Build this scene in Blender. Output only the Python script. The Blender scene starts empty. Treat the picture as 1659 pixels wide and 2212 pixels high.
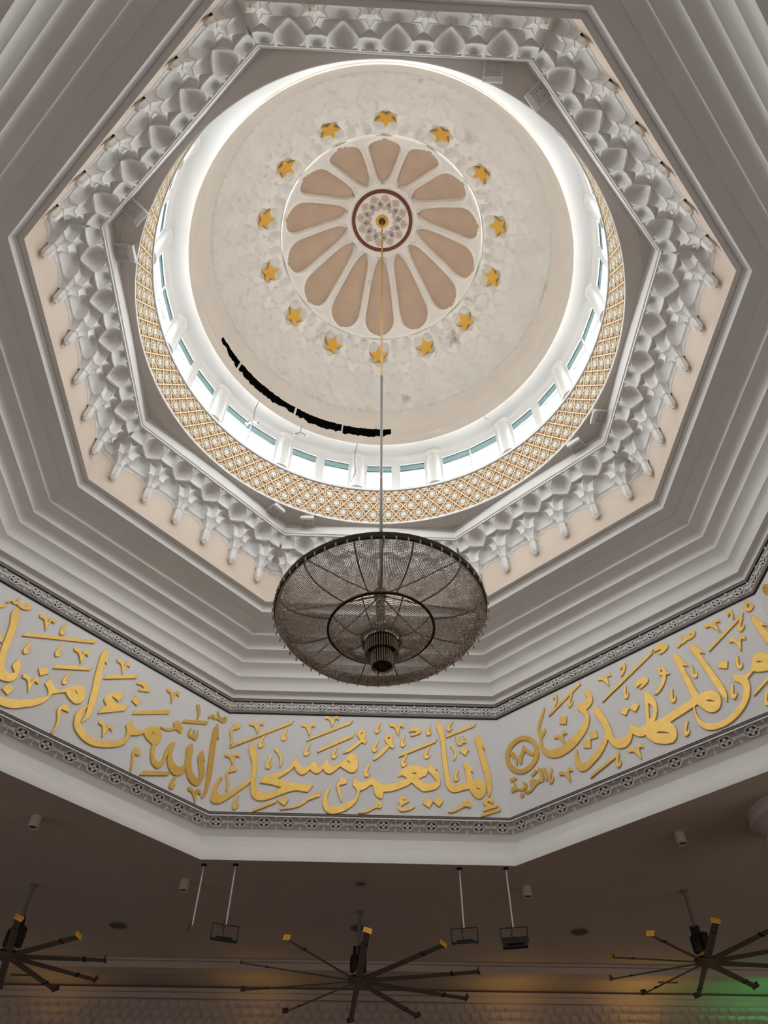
import bpy, bmesh, math, random
import numpy as np
from mathutils import Matrix, Vector
PI = math.pi; D = math.radians
random.seed(7); rng = np.random.default_rng(7)
scene = bpy.context.scene; COL = scene.collection
EYE = 1.6                                    # the photographer's eye above the carpet
# ------------------------------------------------------------------ camera
cam = bpy.data.cameras.new('camera'); cam_o = bpy.data.objects.new('camera', cam); COL.objects.link(cam_o)
cam.sensor_fit = 'HORIZONTAL'; cam.sensor_width = 36.0; cam.lens = 1551.36 / 1659 * 36.0
cam.clip_start = .05; cam.clip_end = 400
yaw, pitch, roll = D(1.4896), D(50.9094), D(.3300)
fw = Vector((math.sin(yaw)*math.cos(pitch), math.cos(yaw)*math.cos(pitch), math.sin(pitch)))
rt = Vector((math.cos(yaw), -math.sin(yaw), 0)); up = rt.cross(fw)
r2 = math.cos(roll)*rt + math.sin(roll)*up; u2 = -math.sin(roll)*rt + math.cos(roll)*up
mw = Matrix((r2, u2, -fw)).transposed().to_4x4(); mw.translation = (-.0887, -8.3183, EYE); cam_o.matrix_world = mw
scene.camera = cam_o
# ------------------------------------------------------------------ daylight, lamps, exposure
vs = scene.view_settings
vs.view_transform = 'Standard'; vs.look = 'None'; vs.gamma = 1; vs.use_curve_mapping = False
vs.exposure = 0.04
SKY = 24.0
wd = bpy.data.worlds.new('overcast_sky'); scene.world = wd; wd.use_nodes = True
wn = wd.node_tree.nodes; wl = wd.node_tree.links
tc = wn.new('ShaderNodeTexCoord'); sx = wn.new('ShaderNodeSeparateXYZ'); rp = wn.new('ShaderNodeValToRGB')
wl.new(tc.outputs['Generated'], sx.inputs[0]); mp = wn.new('ShaderNodeMapRange'); mp.inputs[1].default_value = -1; mp.inputs[2].default_value = 1
wl.new(sx.outputs[2], mp.inputs[0]); wl.new(mp.outputs[0], rp.inputs[0])
rp.color_ramp.elements[0].position = .46; rp.color_ramp.elements[0].color = (.34, .33, .31, 1)
rp.color_ramp.elements[1].position = .54; rp.color_ramp.elements[1].color = (.93, .97, 1, 1)
wl.new(rp.outputs[0], wn['Background'].inputs[0]); wn['Background'].inputs[1].default_value = SKY
def area(name, loc, target, sx_, sy_, power, color, portal=False):
    l = bpy.data.lights.new(name, 'AREA'); l.shape = 'RECTANGLE'; l.size = sx_; l.size_y = sy_; l.energy = power; l.color = color
    if portal: l.cycles.is_portal = True
    o = bpy.data.objects.new(name, l); COL.objects.link(o); o.location = loc
    o.rotation_euler = (Vector(target) - Vector(loc)).to_track_quat('-Z', 'Y').to_euler()
    return o
# added fill lamps standing in for unseen hall windows behind and beside the photographer
area('hall_fill_light_rear', (0, -20.6, 4.0), (0, 0, 5.5), 22, 5, 340, (1, .97, .93))
area('hall_fill_light_east', (20.6, -4, 4.0), (0, -1, 6.5), 16, 5, 360, (1, .90, .76))
area('hall_fill_light_west', (-20.6, -4, 4.0), (0, -1, 6.0), 16, 5, 240, (1, .97, .94))
def spot(name, loc, target, power, color, ang, blend=.8, rad=.15):
    l = bpy.data.lights.new(name, 'SPOT'); l.energy = power; l.color = color; l.spot_size = D(ang); l.spot_blend = blend; l.shadow_soft_size = rad
    o = bpy.data.objects.new(name, l); COL.objects.link(o); o.location = loc
    o.rotation_euler = (Vector(target) - Vector(loc)).to_track_quat('-Z', 'Y').to_euler()
# amber and green uplighters that stand on the far cornice of the hall
for x_, p_ in ((-9.5, 9), (-3.2, 10), (4.6, 16), (8.6, 24)):
    spot('amber_uplight', (x_, 16.9, 8.2), (x_, 16.7, 9.7), p_, (1, .55, .12), 150)
spot('green_uplight', (12.6, 16.6, 7.6), (12.6, 17.2, 9.7), 40, (.12, 1, .25), 150)
# ------------------------------------------------------------------ materials
def lin(c):
    return tuple((v/255/12.92 if v/255 <= .04045 else ((v/255+.055)/1.055)**2.4) for v in c)
def mat(name, color, rough=.6, metal=0.0, noise=0.0, nscale=3.0, spec=.35, bump=0.0, bscale=40.0, trans=0.0, stain=None, emit=None):
    m = bpy.data.materials.new(name); m.use_nodes = True; n = m.node_tree.nodes; L = m.node_tree.links; b = n['Principled BSDF']
    b.inputs['Base Color'].default_value = (*color, 1); b.inputs['Roughness'].default_value = rough; b.inputs['Metallic'].default_value = metal
    b.inputs['Specular IOR Level'].default_value = spec; b.inputs['Transmission Weight'].default_value = trans
    tcn = n.new('ShaderNodeTexCoord')
    if noise:
        t = n.new('ShaderNodeTexNoise'); t.inputs['Scale'].default_value = nscale; t.inputs['Detail'].default_value = 5
        L.new(tcn.outputs['Object'], t.inputs['Vector']); mr = n.new('ShaderNodeMapRange'); L.new(t.outputs['Fac'], mr.inputs[0])
        mr.inputs[1].default_value = .3; mr.inputs[2].default_value = .7; mr.inputs[3].default_value = 1-noise; mr.inputs[4].default_value = 1+noise*.6
        mx = n.new('ShaderNodeMix'); mx.data_type = 'RGBA'; mx.blend_type = 'MULTIPLY'; mx.inputs[0].default_value = 1
        mx.inputs[6].default_value = (*color, 1); L.new(mr.outputs[0], mx.inputs[7]); out = mx.outputs[2]
        if stain:
            t2 = n.new('ShaderNodeTexNoise'); t2.inputs['Scale'].default_value = stain[1]; t2.inputs['Detail'].default_value = 6; t2.inputs['Roughness'].default_value = .62
            L.new(tcn.outputs['Object'], t2.inputs['Vector']); r2_ = n.new('ShaderNodeMapRange'); L.new(t2.outputs['Fac'], r2_.inputs[0])
            r2_.inputs[1].default_value = stain[2]; r2_.inputs[2].default_value = stain[2]+.12; r2_.inputs[3].default_value = 0; r2_.inputs[4].default_value = stain[3]
            m2 = n.new('ShaderNodeMix'); m2.data_type = 'RGBA'; L.new(r2_.outputs[0], m2.inputs[0]); L.new(out, m2.inputs[6]); m2.inputs[7].default_value = (*stain[0], 1); out = m2.outputs[2]
        L.new(out, b.inputs['Base Color'])
    if bump:
        t = n.new('ShaderNodeTexNoise'); t.inputs['Scale'].default_value = bscale; t.inputs['Detail'].default_value = 4; L.new(tcn.outputs['Object'], t.inputs['Vector'])
        bp = n.new('ShaderNodeBump'); bp.inputs['Strength'].default_value = bump; bp.inputs['Distance'].default_value = .02
        L.new(t.outputs['Fac'], bp.inputs['Height']); L.new(bp.outputs[0], b.inputs['Normal'])
    if emit:
        b.inputs['Emission Color'].default_value = (*emit[0], 1); b.inputs['Emission Strength'].default_value = emit[1]
    return m
PLASTER = mat('white_plaster', (.845, .82, .795), .75, noise=.03, nscale=1.3)
FRIEZE = mat('frieze_white_paint', (.845, .835, .84), .7, noise=.02, nscale=.8)
MUQ = mat('moulded_plaster', (.87, .85, .825), .6, noise=.03, nscale=4)
BEIGE = mat('beige_wall_paint', (.80, .67, .56), .8, noise=.04, nscale=.9)
CEILP = mat('ceiling_paint', (.70, .65, .61), .8, noise=.03, nscale=.8)
DOME = mat('dome_plaster', (.76, .725, .68), .75, noise=.05, nscale=1.1, stain=((.42, .32, .2), 1.6, .63, .55))
CORN = mat('cornice_plaster', (.72, .655, .59), .75, noise=.05, nscale=1.2, stain=((.45, .36, .26), 2.2, .66, .5))
DRUMW = mat('drum_white_paint', (.80, .795, .79), .7)
PETAL = mat('petal_paint', (.52, .385, .29), .8, noise=.1, nscale=1.0, stain=((.36, .25, .2), 2.0, .66, .6))
GOLD = mat('gold_leaf', (.80, .50, .115), .40, metal=.35, noise=.10, nscale=5, spec=.5)
STARG = mat('ochre_gold_paint', (.66, .36, .05), .5, metal=.25, noise=.08, nscale=6)
GREYM = mat('grey_moulding', (.225, .205, .195), .6)
TAUPE = mat('taupe_band', (.50, .455, .425), .8, noise=.04, nscale=3)
IVORY = mat('ivory_relief', (.76, .725, .70), .65)
DARK = mat('dark_inlay', (.045, .035, .035), .6)
CREAM = mat('cream_lattice', (.84, .70, .47), .6)
BROWN = mat('russet_tile', (.36, .165, .09), .6, noise=.2, nscale=9)
GREEN = mat('grey_green_tile', (.25, .26, .225), .6)
RUST = mat('maroon_ring', (.14, .035, .02), .55)
GREYP = mat('grey_petal_tile', (.34, .30, .27), .6)
TANP = mat('tan_petal_tile', (.5, .40, .31), .6)
VOIDM = mat('cavity_shade', (.012, .011, .012), .95, spec=.05)  # near black, the darkness of the unlit cavity put into the colour
ALU = mat('white_aluminium', (.78, .79, .80), .4)
STEEL = mat('chrome', (.62, .62, .62), .3, metal=.9)
ROD = mat('grey_rod', (.16, .145, .13), .4, metal=.6)
BRASS = mat('brass_rod', (.62, .42, .18), .35, metal=.85)
BRONZE = mat('bronze_frame', (.075, .058, .042), .45, metal=.6, noise=.1, nscale=30)
BEAD = mat('smoky_crystal', (.40, .32, .245), .12, metal=.1, spec=.9)
CRYST = mat('clear_crystal', (.55, .53, .51), .1, metal=.2, spec=.9)
BLACK = mat('black_metal', (.012, .012, .013), .5)
BLADE = mat('drab_fan_blade', (.17, .145, .11), .5, metal=.2)
YELL = mat('yellow_fan_tip', (.78, .40, .04), .5)
TIPB = mat('unlit_tip_back', (.10, .06, .035), .6)  # dark brown paints the unlit inner faces of the fan winglets
PIPE = mat('white_pipe', (.66, .62, .60), .4)
LENS = mat('floodlight_glass', (.16, .17, .20), .15, metal=.3)
HALLC = mat('hall_ceiling_paint', (.66, .60, .55), .8, noise=.03, nscale=.7)
HALLW = mat('hall_wall_plaster', (.66, .58, .53), .8, noise=.04, nscale=2)
CARPET = mat('dark_carpet', (.25, .155, .115), .95, noise=.25, nscale=6, bump=.3)
MARBLE = mat('cream_marble', (.62, .57, .50), .35, noise=.12, nscale=3)
def glass(name, tint, gl):
    m = bpy.data.materials.new(name); m.use_nodes = True; n = m.node_tree.nodes; L = m.node_tree.links; n.remove(n['Principled BSDF'])
    tr = n.new('ShaderNodeBsdfTransparent'); tr.inputs[0].default_value = (*tint, 1); g = n.new('ShaderNodeBsdfGlossy'); g.inputs['Roughness'].default_value = .05
    mx = n.new('ShaderNodeMixShader'); mx.inputs[0].default_value = gl; L.new(tr.outputs[0], mx.inputs[1]); L.new(g.outputs[0], mx.inputs[2]); L.new(mx.outputs[0], n['Material Output'].inputs[0])
    return m
CLEAR = glass('window_glass', (.96, .98, .98), .05)
def frosted():
    m = bpy.data.materials.new('teal_frosted_film'); m.use_nodes = True; n = m.node_tree.nodes; L = m.node_tree.links; n.remove(n['Principled BSDF'])
    t = n.new('ShaderNodeTexNoise'); t.inputs['Scale'].default_value = 14; t.inputs['Detail'].default_value = 5; tcn = n.new('ShaderNodeTexCoord'); L.new(tcn.outputs['Object'], t.inputs['Vector'])
    cr = n.new('ShaderNodeValToRGB'); cr.color_ramp.elements[0].position = .35; cr.color_ramp.elements[0].color = (.05, .075, .078, 1); cr.color_ramp.elements[1].position = .75; cr.color_ramp.elements[1].color = (.085, .11, .113, 1)
    L.new(t.outputs['Fac'], cr.inputs[0]); tr = n.new('ShaderNodeBsdfTransparent'); L.new(cr.outputs[0], tr.inputs[0])
    df = n.new('ShaderNodeBsdfDiffuse'); df.inputs[0].default_value = (.25, .42, .43, 1); mx = n.new('ShaderNodeMixShader'); mx.inputs[0].default_value = .3
    L.new(tr.outputs[0], mx.inputs[1]); L.new(df.outputs[0], mx.inputs[2]); L.new(mx.outputs[0], n['Material Output'].inputs[0]); return m
FILM = frosted()
def add_stains(m, spots):
    n = m.node_tree.nodes; L = m.node_tree.links; b = n['Principled BSDF']; src = b.inputs['Base Color'].links[0].from_socket
    tcn = n.new('ShaderNodeTexCoord'); t = n.new('ShaderNodeTexNoise'); t.inputs['Scale'].default_value = 4.5; t.inputs['Detail'].default_value = 8; t.inputs['Roughness'].default_value = .7
    L.new(tcn.outputs['Object'], t.inputs['Vector'])
    for p, rad, amt in spots:
        v = n.new('ShaderNodeVectorMath'); v.operation = 'DISTANCE'; L.new(tcn.outputs['Object'], v.inputs[0]); v.inputs[1].default_value = p
        d = n.new('ShaderNodeMapRange'); L.new(v.outputs['Value'], d.inputs[0]); d.inputs[1].default_value = rad; d.inputs[2].default_value = rad*.25; d.inputs[3].default_value = -.35; d.inputs[4].default_value = .22
        a = n.new('ShaderNodeMath'); a.operation = 'ADD'; L.new(d.outputs[0], a.inputs[0]); L.new(t.outputs['Fac'], a.inputs[1])
        k = n.new('ShaderNodeMapRange'); L.new(a.outputs[0], k.inputs[0]); k.inputs[1].default_value = .55; k.inputs[2].default_value = .78; k.inputs[3].default_value = 0; k.inputs[4].default_value = amt
        x = n.new('ShaderNodeMix'); x.data_type = 'RGBA'; L.new(k.outputs[0], x.inputs[0]); L.new(src, x.inputs[6]); x.inputs[7].default_value = (.33, .235, .13, 1); src = x.outputs[2]
    L.new(src, b.inputs['Base Color'])
# ------------------------------------------------------------------ helpers
def link(o, parent=None):
    COL.objects.link(o)
    if parent is not None: o.parent = parent
    return o
def tag(o, label=None, cat=None, group=None, kind=None):
    if label: o['label'] = label
    if cat: o['category'] = cat
    if group: o['group'] = group
    if kind: o['kind'] = kind
    return o
def empty(name, loc=(0, 0, 0), rz=0.0):
    o = bpy.data.objects.new(name, None); o.location = loc; o.rotation_euler = (0, 0, rz); o.empty_display_size = .2; COL.objects.link(o); return o
def dup(root, matrix=None):
    r = root.copy(); COL.objects.link(r)
    if matrix is not None: r.matrix_world = matrix
    for ch in [c for c in bpy.data.objects if c.parent == root]:
        c = ch.copy(); COL.objects.link(c); c.parent = r
        for g in [q for q in bpy.data.objects if q.parent == ch]:
            d = g.copy(); COL.objects.link(d); d.parent = c
    return r
def smooth(me, ang=35):
    me.polygons.foreach_set('use_smooth', [True]*len(me.polygons))
    if ang is not None: me.set_sharp_from_angle(angle=D(ang))
class MB:
    def __init__(s): s.v = []; s.f = []; s.m = []
    def add(s, vs_, fs, mi=0):
        o = len(s.v); s.v += [tuple(map(float, p)) for p in vs_]; s.f += [tuple(i+o for i in f) for f in fs]; s.m += [mi]*len(fs)
    def box(s, c, sz, mi=0, M=None):
        x, y, z = (q/2 for q in sz)
        vs_ = [Vector((sx_*x, sy_*y, sz_*z)) for sz_ in (-1, 1) for sy_ in (-1, 1) for sx_ in (-1, 1)]
        if M is not None: vs_ = [M @ p for p in vs_]
        s.add([p + Vector(c) for p in vs_], [(0, 2, 3, 1), (4, 5, 7, 6), (0, 1, 5, 4), (2, 6, 7, 3), (0, 4, 6, 2), (1, 3, 7, 5)], mi)
    def tube(s, pts, r, n=8, mi=0, cap=True):
        pts = [Vector(p) for p in pts]; rs = r if isinstance(r, (list, tuple)) else [r]*len(pts); vs_ = []; prev = None
        for i, p in enumerate(pts):
            d = (pts[min(i+1, len(pts)-1)] - pts[max(i-1, 0)]).normalized()
            a = prev if prev is not None else (Vector((0, 0, 1)) if abs(d.z) < .9 else Vector((1, 0, 0)))
            a = (a - d*a.dot(d)).normalized(); prev = a; b = d.cross(a)
            vs_ += [p + rs[i]*(math.cos(2*PI*k/n)*a + math.sin(2*PI*k/n)*b) for k in range(n)]
        fs = [(i*n+k, i*n+(k+1) % n, (i+1)*n+(k+1) % n, (i+1)*n+k) for i in range(len(pts)-1) for k in range(n)]
        if cap: fs += [tuple(reversed(range(n))), tuple((len(pts)-1)*n+k for k in range(n))]
        s.add(vs_, fs, mi)
    def lathe(s, prof, n=48, mi=0, c=(0, 0, 0), lobes=0, depth=0.0):
        vs_ = []
        for r, z in prof:
            for k in range(n):
                a = 2*PI*k/n; q = r*(1+depth*math.cos(lobes*a)) if lobes else r
                vs_.append((c[0]+q*math.cos(a), c[1]+q*math.sin(a), c[2]+z))
        s.add(vs_, [(i*n+k, i*n+(k+1) % n, (i+1)*n+(k+1) % n, (i+1)*n+k) for i in range(len(prof)-1) for k in range(n)], mi)
    def plate(s, pts, t, M, mi=0):
        """flat outline (x, y) of thickness t, front at +z, placed by the matrix M"""
        n = len(pts); vs_ = [M @ Vector((x, y, t)) for x, y in pts] + [M @ Vector((x, y, 0)) for x, y in pts]
        s.add(vs_, [tuple(range(n))] + [(i, n+i, n+(i+1) % n, (i+1) % n) for i in range(n)], mi)
    def build(s, name, mats, parent=None, ang=35):
        me = bpy.data.meshes.new(name); me.from_pydata(s.v, [], s.f)
        for m in (mats if isinstance(mats, (list, tuple)) else [mats]): me.materials.append(m)
        if any(s.m): me.polygons.foreach_set('material_index', s.m)
        if ang: smooth(me, ang)
        me.update(); return link(bpy.data.objects.new(name, me), parent)
def grid(name, P, mats, parent=None, closed=False, keep=None, ang=40, flip=False):
    """P[u, v, 3] -> one mesh; keep[u, v] drops faces"""
    nu, nv = P.shape[:2]; me = bpy.data.meshes.new(name); idx = np.arange(nu*nv).reshape(nu, nv)
    a = idx if closed else idx[:-1]; b = np.roll(idx, -1, 0) if closed else idx[1:]
    F = np.stack([a[:, :-1], b[:, :-1], b[:, 1:], a[:, 1:]], -1)
    if keep is not None: F = F[keep[:F.shape[0], :F.shape[1]]]
    F = F.reshape(-1, 4)
    if flip: F = F[:, ::-1]
    me.vertices.add(nu*nv); me.vertices.foreach_set('co', P.reshape(-1).astype(np.float32))
    me.loops.add(F.size); me.loops.foreach_set('vertex_index', F.reshape(-1).astype(np.int32))
    me.polygons.add(len(F)); me.polygons.foreach_set('loop_start', (np.arange(len(F))*4).astype(np.int32))
    me.update(calc_edges=True); me.validate()
    for m in (mats if isinstance(mats, (list, tuple)) else [mats]): me.materials.append(m)
    smooth(me, ang); return link(bpy.data.objects.new(name, me), parent)
# the octagon: corners as surveyed, slightly out of true like the building
SIDE = ['near left', 'left', 'far left', 'far', 'far right', 'right', 'near right', 'near']
_th = D(-.9575195)
_c = [(-157.5, .482, -.0071), (-112.5, .033, .0070), (-67.5, -.069, .0043), (-22.5, -.063, .0034), (22.5, -.174, -.0073), (67.5, .213, -.0020), (112.5, .450, .0042), (157.5, -.874, -.0025)]
CA = [D(a+d)+_th for a, d, s in _c]; CS = [1+s for a, d, s in _c]
def C8(k, R, z):
    k %= 8; return Vector((R*CS[k]*math.sin(CA[k]), R*CS[k]*math.cos(CA[k]), z+EYE))
def cyl(R, deg, z): return Vector((R*math.sin(D(deg)), R*math.cos(D(deg)), z+EYE))
def octring(name, prof, m, sides=range(8), parent=None, ang=35, kind='structure'):
    b = MB()
    for k in sides:
        for i in range(len(prof)-1):
            b.add([C8(k, *prof[i]), C8(k+1, *prof[i]), C8(k+1, *prof[i+1]), C8(k, *prof[i+1])], [(0, 1, 2, 3)])
    bm = bmesh.new(); me0 = bpy.data.meshes.new('t'); me0.from_pydata(b.v, [], b.f); bm.from_mesh(me0); bmesh.ops.remove_doubles(bm, verts=bm.verts, dist=1e-4)
    me = bpy.data.meshes.new(name); bm.to_mesh(me); bm.free(); bpy.data.meshes.remove(me0); me.materials.append(m); smooth(me, ang)
    o = link(bpy.data.objects.new(name, me), parent)
    if kind: o['kind'] = kind
    return o
def side_matrix(k, R, z, lean=None):
    """X along side k seen from inside (left to right), Y up, Z into the room; origin at its left corner"""
    A = C8(k, R, z); B = C8(k+1, R, z); x = (B-A).normalized(); y = Vector((0, 0, 1))
    if lean:
        T = (C8(k, *lean)+C8(k+1, *lean))/2 - (A+B)/2; y = (T - x*T.dot(x)).normalized()
    zz = x.cross(y); M = Matrix((x, y, zz)).transposed().to_4x4(); M.translation = A; return M, (B-A).length
# portals of the drum windows (they emit nothing, they only guide the daylight in)
for i in range(15):
    a_ = -5.7+24*i+12; p_ = cyl(6.62, a_, 19.93)
    area('drum_window_portal', p_, (0, 0, p_.z), 2.1, 1.4, 1, (1, 1, 1), portal=True)
ORD = ['first', 'second', 'third', 'fourth', 'fifth', 'sixth', 'seventh', 'eighth', 'ninth', 'tenth', 'eleventh', 'twelfth', 'thirteenth', 'fourteenth', 'fifteenth',
       'sixteenth', 'seventeenth', 'eighteenth', 'nineteenth', 'twentieth', 'twenty-first', 'twenty-second', 'twenty-third', 'twenty-fourth']
def S(o): o['kind'] = 'structure'; return o
# ================================================================== SETTING
fl = MB(); fl.add([(-22, -22, 0), (22, -22, 0), (22, 22, 0), (-22, 22, 0)], [(0, 1, 2, 3)]); S(fl.build('floor', CARPET))
HZ = 8.128+EYE
# hall ceiling with the octagonal opening
b = MB(); n = 8
ring_ = [C8(k, 10.0, 8.128) for k in range(8)]
out_ = []
for k in range(8):
    d = Vector((math.sin(CA[k]), math.cos(CA[k]))); t = min((22/abs(d.x)) if d.x else 1e9, (15.55 if d.y > 0 else 22)/abs(d.y)); out_.append(Vector((d.x*t, d.y*t, HZ)))
vs_ = ring_ + out_
fs_ = [(k, (k+1) % 8, 8+(k+1) % 8, 8+k) for k in range(8)]
b.add(vs_, fs_)
for c, i, j in (((22, 15.55), 4, 5), ((22, -22), 6, 7), ((-22, -22), 0, 0), ((-22, 15.55), 2, 3)):
    pass
# fill to the hall's corners
b.add([(-22, 15.55, HZ), (22, 15.55, HZ), (22, -22, HZ), (-22, -22, HZ)] + out_, [(0, 4+2, 4+3), (1, 4+4, 4+5), (2, 4+6, 4+7), (3, 4+0, 4+1)])
S(b.build('ceiling', HALLC, ang=None))
for nm, p in (('wall_rear', [(-22, -22, 0), (22, -22, 0), (22, -22, HZ), (-22, -22, HZ)]), ('wall_west', [(-22, -22, 0), (-22, 18, 0), (-22, 18, HZ+.3), (-22, -22, HZ+.3)]),
              ('wall_east', [(22, -22, 0), (22, 18, 0), (22, 18, HZ+.3), (22, -22, HZ+.3)]), ('wall_front', [(-22, 17.95, 0), (22, 17.95, 0), (22, 17.95, 9.75), (-22, 17.95, 9.75)])):
    q = MB(); q.add(p, [(0, 1, 2, 3)]); S(q.build(nm, HALLW))
# beam and rear strip of ceiling beyond it, with a cornice and the honeycomb frieze on the far wall
q = MB(); q.box((0, 15.8, HZ-.10), (44, .5, .24)); q.box((0, 15.52, HZ-.025), (44, .14, .06)); S(q.build('trim_1', HALLW))
q = MB(); q.add([(-22, 16, HZ), (22, 16, HZ), (22, 18, HZ), (-22, 18, HZ)], [(0, 1, 2, 3)]); S(q.build('ceiling.001', HALLC))
q = MB(); q.box((0, 17.82, HZ-.12), (44, .30, .10)); q.box((0, 17.88, HZ-.24), (44, .18, .14)); S(q.build('trim_2', HALLW))
nx, nz = 1540, 60
X = np.linspace(-22, 22, nx); Z = np.linspace(0, 1, nz); XX, ZZ = np.meshgrid(X, Z, indexing='ij')
rowh = .25; row = np.floor(ZZ/rowh); fz = ZZ/rowh-row; w = .31
fx = np.mod(XX/w + .5*np.mod(row, 2), 1)-.5
cell = np.sqrt(np.clip(1-(np.abs(fx)/.47)**3-(np.clip((fz-.45)/.5, 0, 1))**2.2, 0, 1))
Y = 17.90 - .12*(3-row)*.6 + .10*cell
P_ = np.stack([XX, Y, HZ-1.30+ZZ], -1); S(grid('wall_front.001', P_, HALLW, ang=30))
# ------------------------------------------------ octagon: beam, frieze, stepped cove
octring('trim_3', [(10.0, 8.128), (10.0, 8.16), (10.02, 8.30), (10.14, 8.50), (10.36, 8.66), (10.50, 8.72), (10.553, 8.74), (10.553, 8.965)], PLASTER, ang=25)
octring('trim_4', [(10.553, 8.955), (10.409, 9.0975), (10.44, 9.13)], PLASTER)
for k in range(8):
    octring('wall_' + SIDE[k].replace(' ', '_') + '_frieze', [(10.131, 9.30), (10.13, 12.45)], FRIEZE, sides=[k])
lips = [(10.059, 12.841), (9.897, 13.018), (9.756, 13.409), (9.549, 13.787), (9.245, 14.057), (8.891, 14.336), (8.572, 14.556), (8.177, 14.655)]
for i in range(7):
    (R0, z0), (R1, z1) = lips[i], lips[i+1]
    f_ = (.62, .55, .46, .42, .40, .38, .36)[i]; dz_, dr_ = z1-z0, R0-R1; c1 = (R0-.02*dr_, z0+dz_*f_*1.12)
    # short riser, a rounded turn, then the long sloping soffit up to the next lip
    pr = [(R0, z0+dz_*f_*.45)] + [((1-t)**2*R0+2*t*(1-t)*c1[0]+t*t*(R0-dr_*.42), (1-t)**2*(z0+dz_*f_*.45)+2*t*(1-t)*c1[1]+t*t*(z0+dz_*(f_*1.12+(1-f_*1.12)*.42))) for t in np.linspace(.1, 1, 9)] + [(R1+.004, z1-.002), (R1, z1), (R1-.002, z1+.012)]
    if False: pr[5:5] = [(pr[4][0]-.004, pr[4][1]+.012), (pr[4][0]-.03, pr[4][1]+.02)]
    octring('trim_%d' % (i+5), ([(R0+.01, z0-.03)] if i == 0 else []) + [(R0+.0, z0)] + pr, PLASTER, ang=28)
pr = [(8.173, 14.667)] + [(8.175-.085*(1-math.cos(t)), 14.67+.135*math.sin(t)) for t in np.linspace(0, PI/2*.9, 9)]
octring('trim_12', pr + [(8.09, 14.81), (8.09, 14.835), (8.083, 14.838), (8.083, 14.868), (7.94, 14.870)], PLASTER, ang=28)
for k in range(8): octring('wall_' + SIDE[k].replace(' ', '_') + '_upper', [(7.952, 14.868), (7.952, 17.4)], BEIGE, sides=[k])
# unseen shell added around the octagon to keep sky light from leaking in
octring('wall_light_shell', [(11.2, 8.14), (11.2, 13.4), (8.75, 15.6), (8.75, 17.9), (7.27, 18.0)], HALLW)
# bands: grey mouldings, taupe ground and ivory relief
def qf(w, h, n=40):
    """closed quatrefoil-diamond outline"""
    o = []
    for i in range(n):
        a = 2*PI*i/n; r = 1/(abs(math.cos(a))**.75/w + abs(math.sin(a))**.75/h) if True else 0
        bump = 1+.16*math.cos(4*a)*-1
        o.append((r*bump*1.1*math.cos(a), r*bump*1.1*math.sin(a)))
    return o
def petal4(w, h):
    o = []
    for i in range(48):
        a = 2*PI*i/48; t = abs(math.cos(2*a))**.8; r = .22+.78*t; o.append((r*w*math.cos(a), r*h*math.sin(a)))
    return o
def strand(b, M, L, N, h, sgn, wd, t, mi):
    n = N*16; P = []
    for i in range(n+1):
        u = i/16.0; c = math.cos(2*PI*(u-.5)); yv = sgn*h*(.5+.5*c); yv = sgn*h*((.5+.5*c)**.85)*(1+.10*math.cos(6*PI*(u-.5))*(c > 0)); P.append((u*L/N, yv))
    for i in range(n):
        (x0, y0), (x1, y1) = P[i], P[i+1]; dx, dy = x1-x0, y1-y0; l = math.hypot(dx, dy); nx_, ny_ = -dy/l*wd, dx/l*wd
        b.plate([(x0-nx_, y0-ny_), (x1-nx_, y1-ny_), (x1+nx_, y1+ny_), (x0+nx_, y0+ny_)], t, M, mi)
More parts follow.
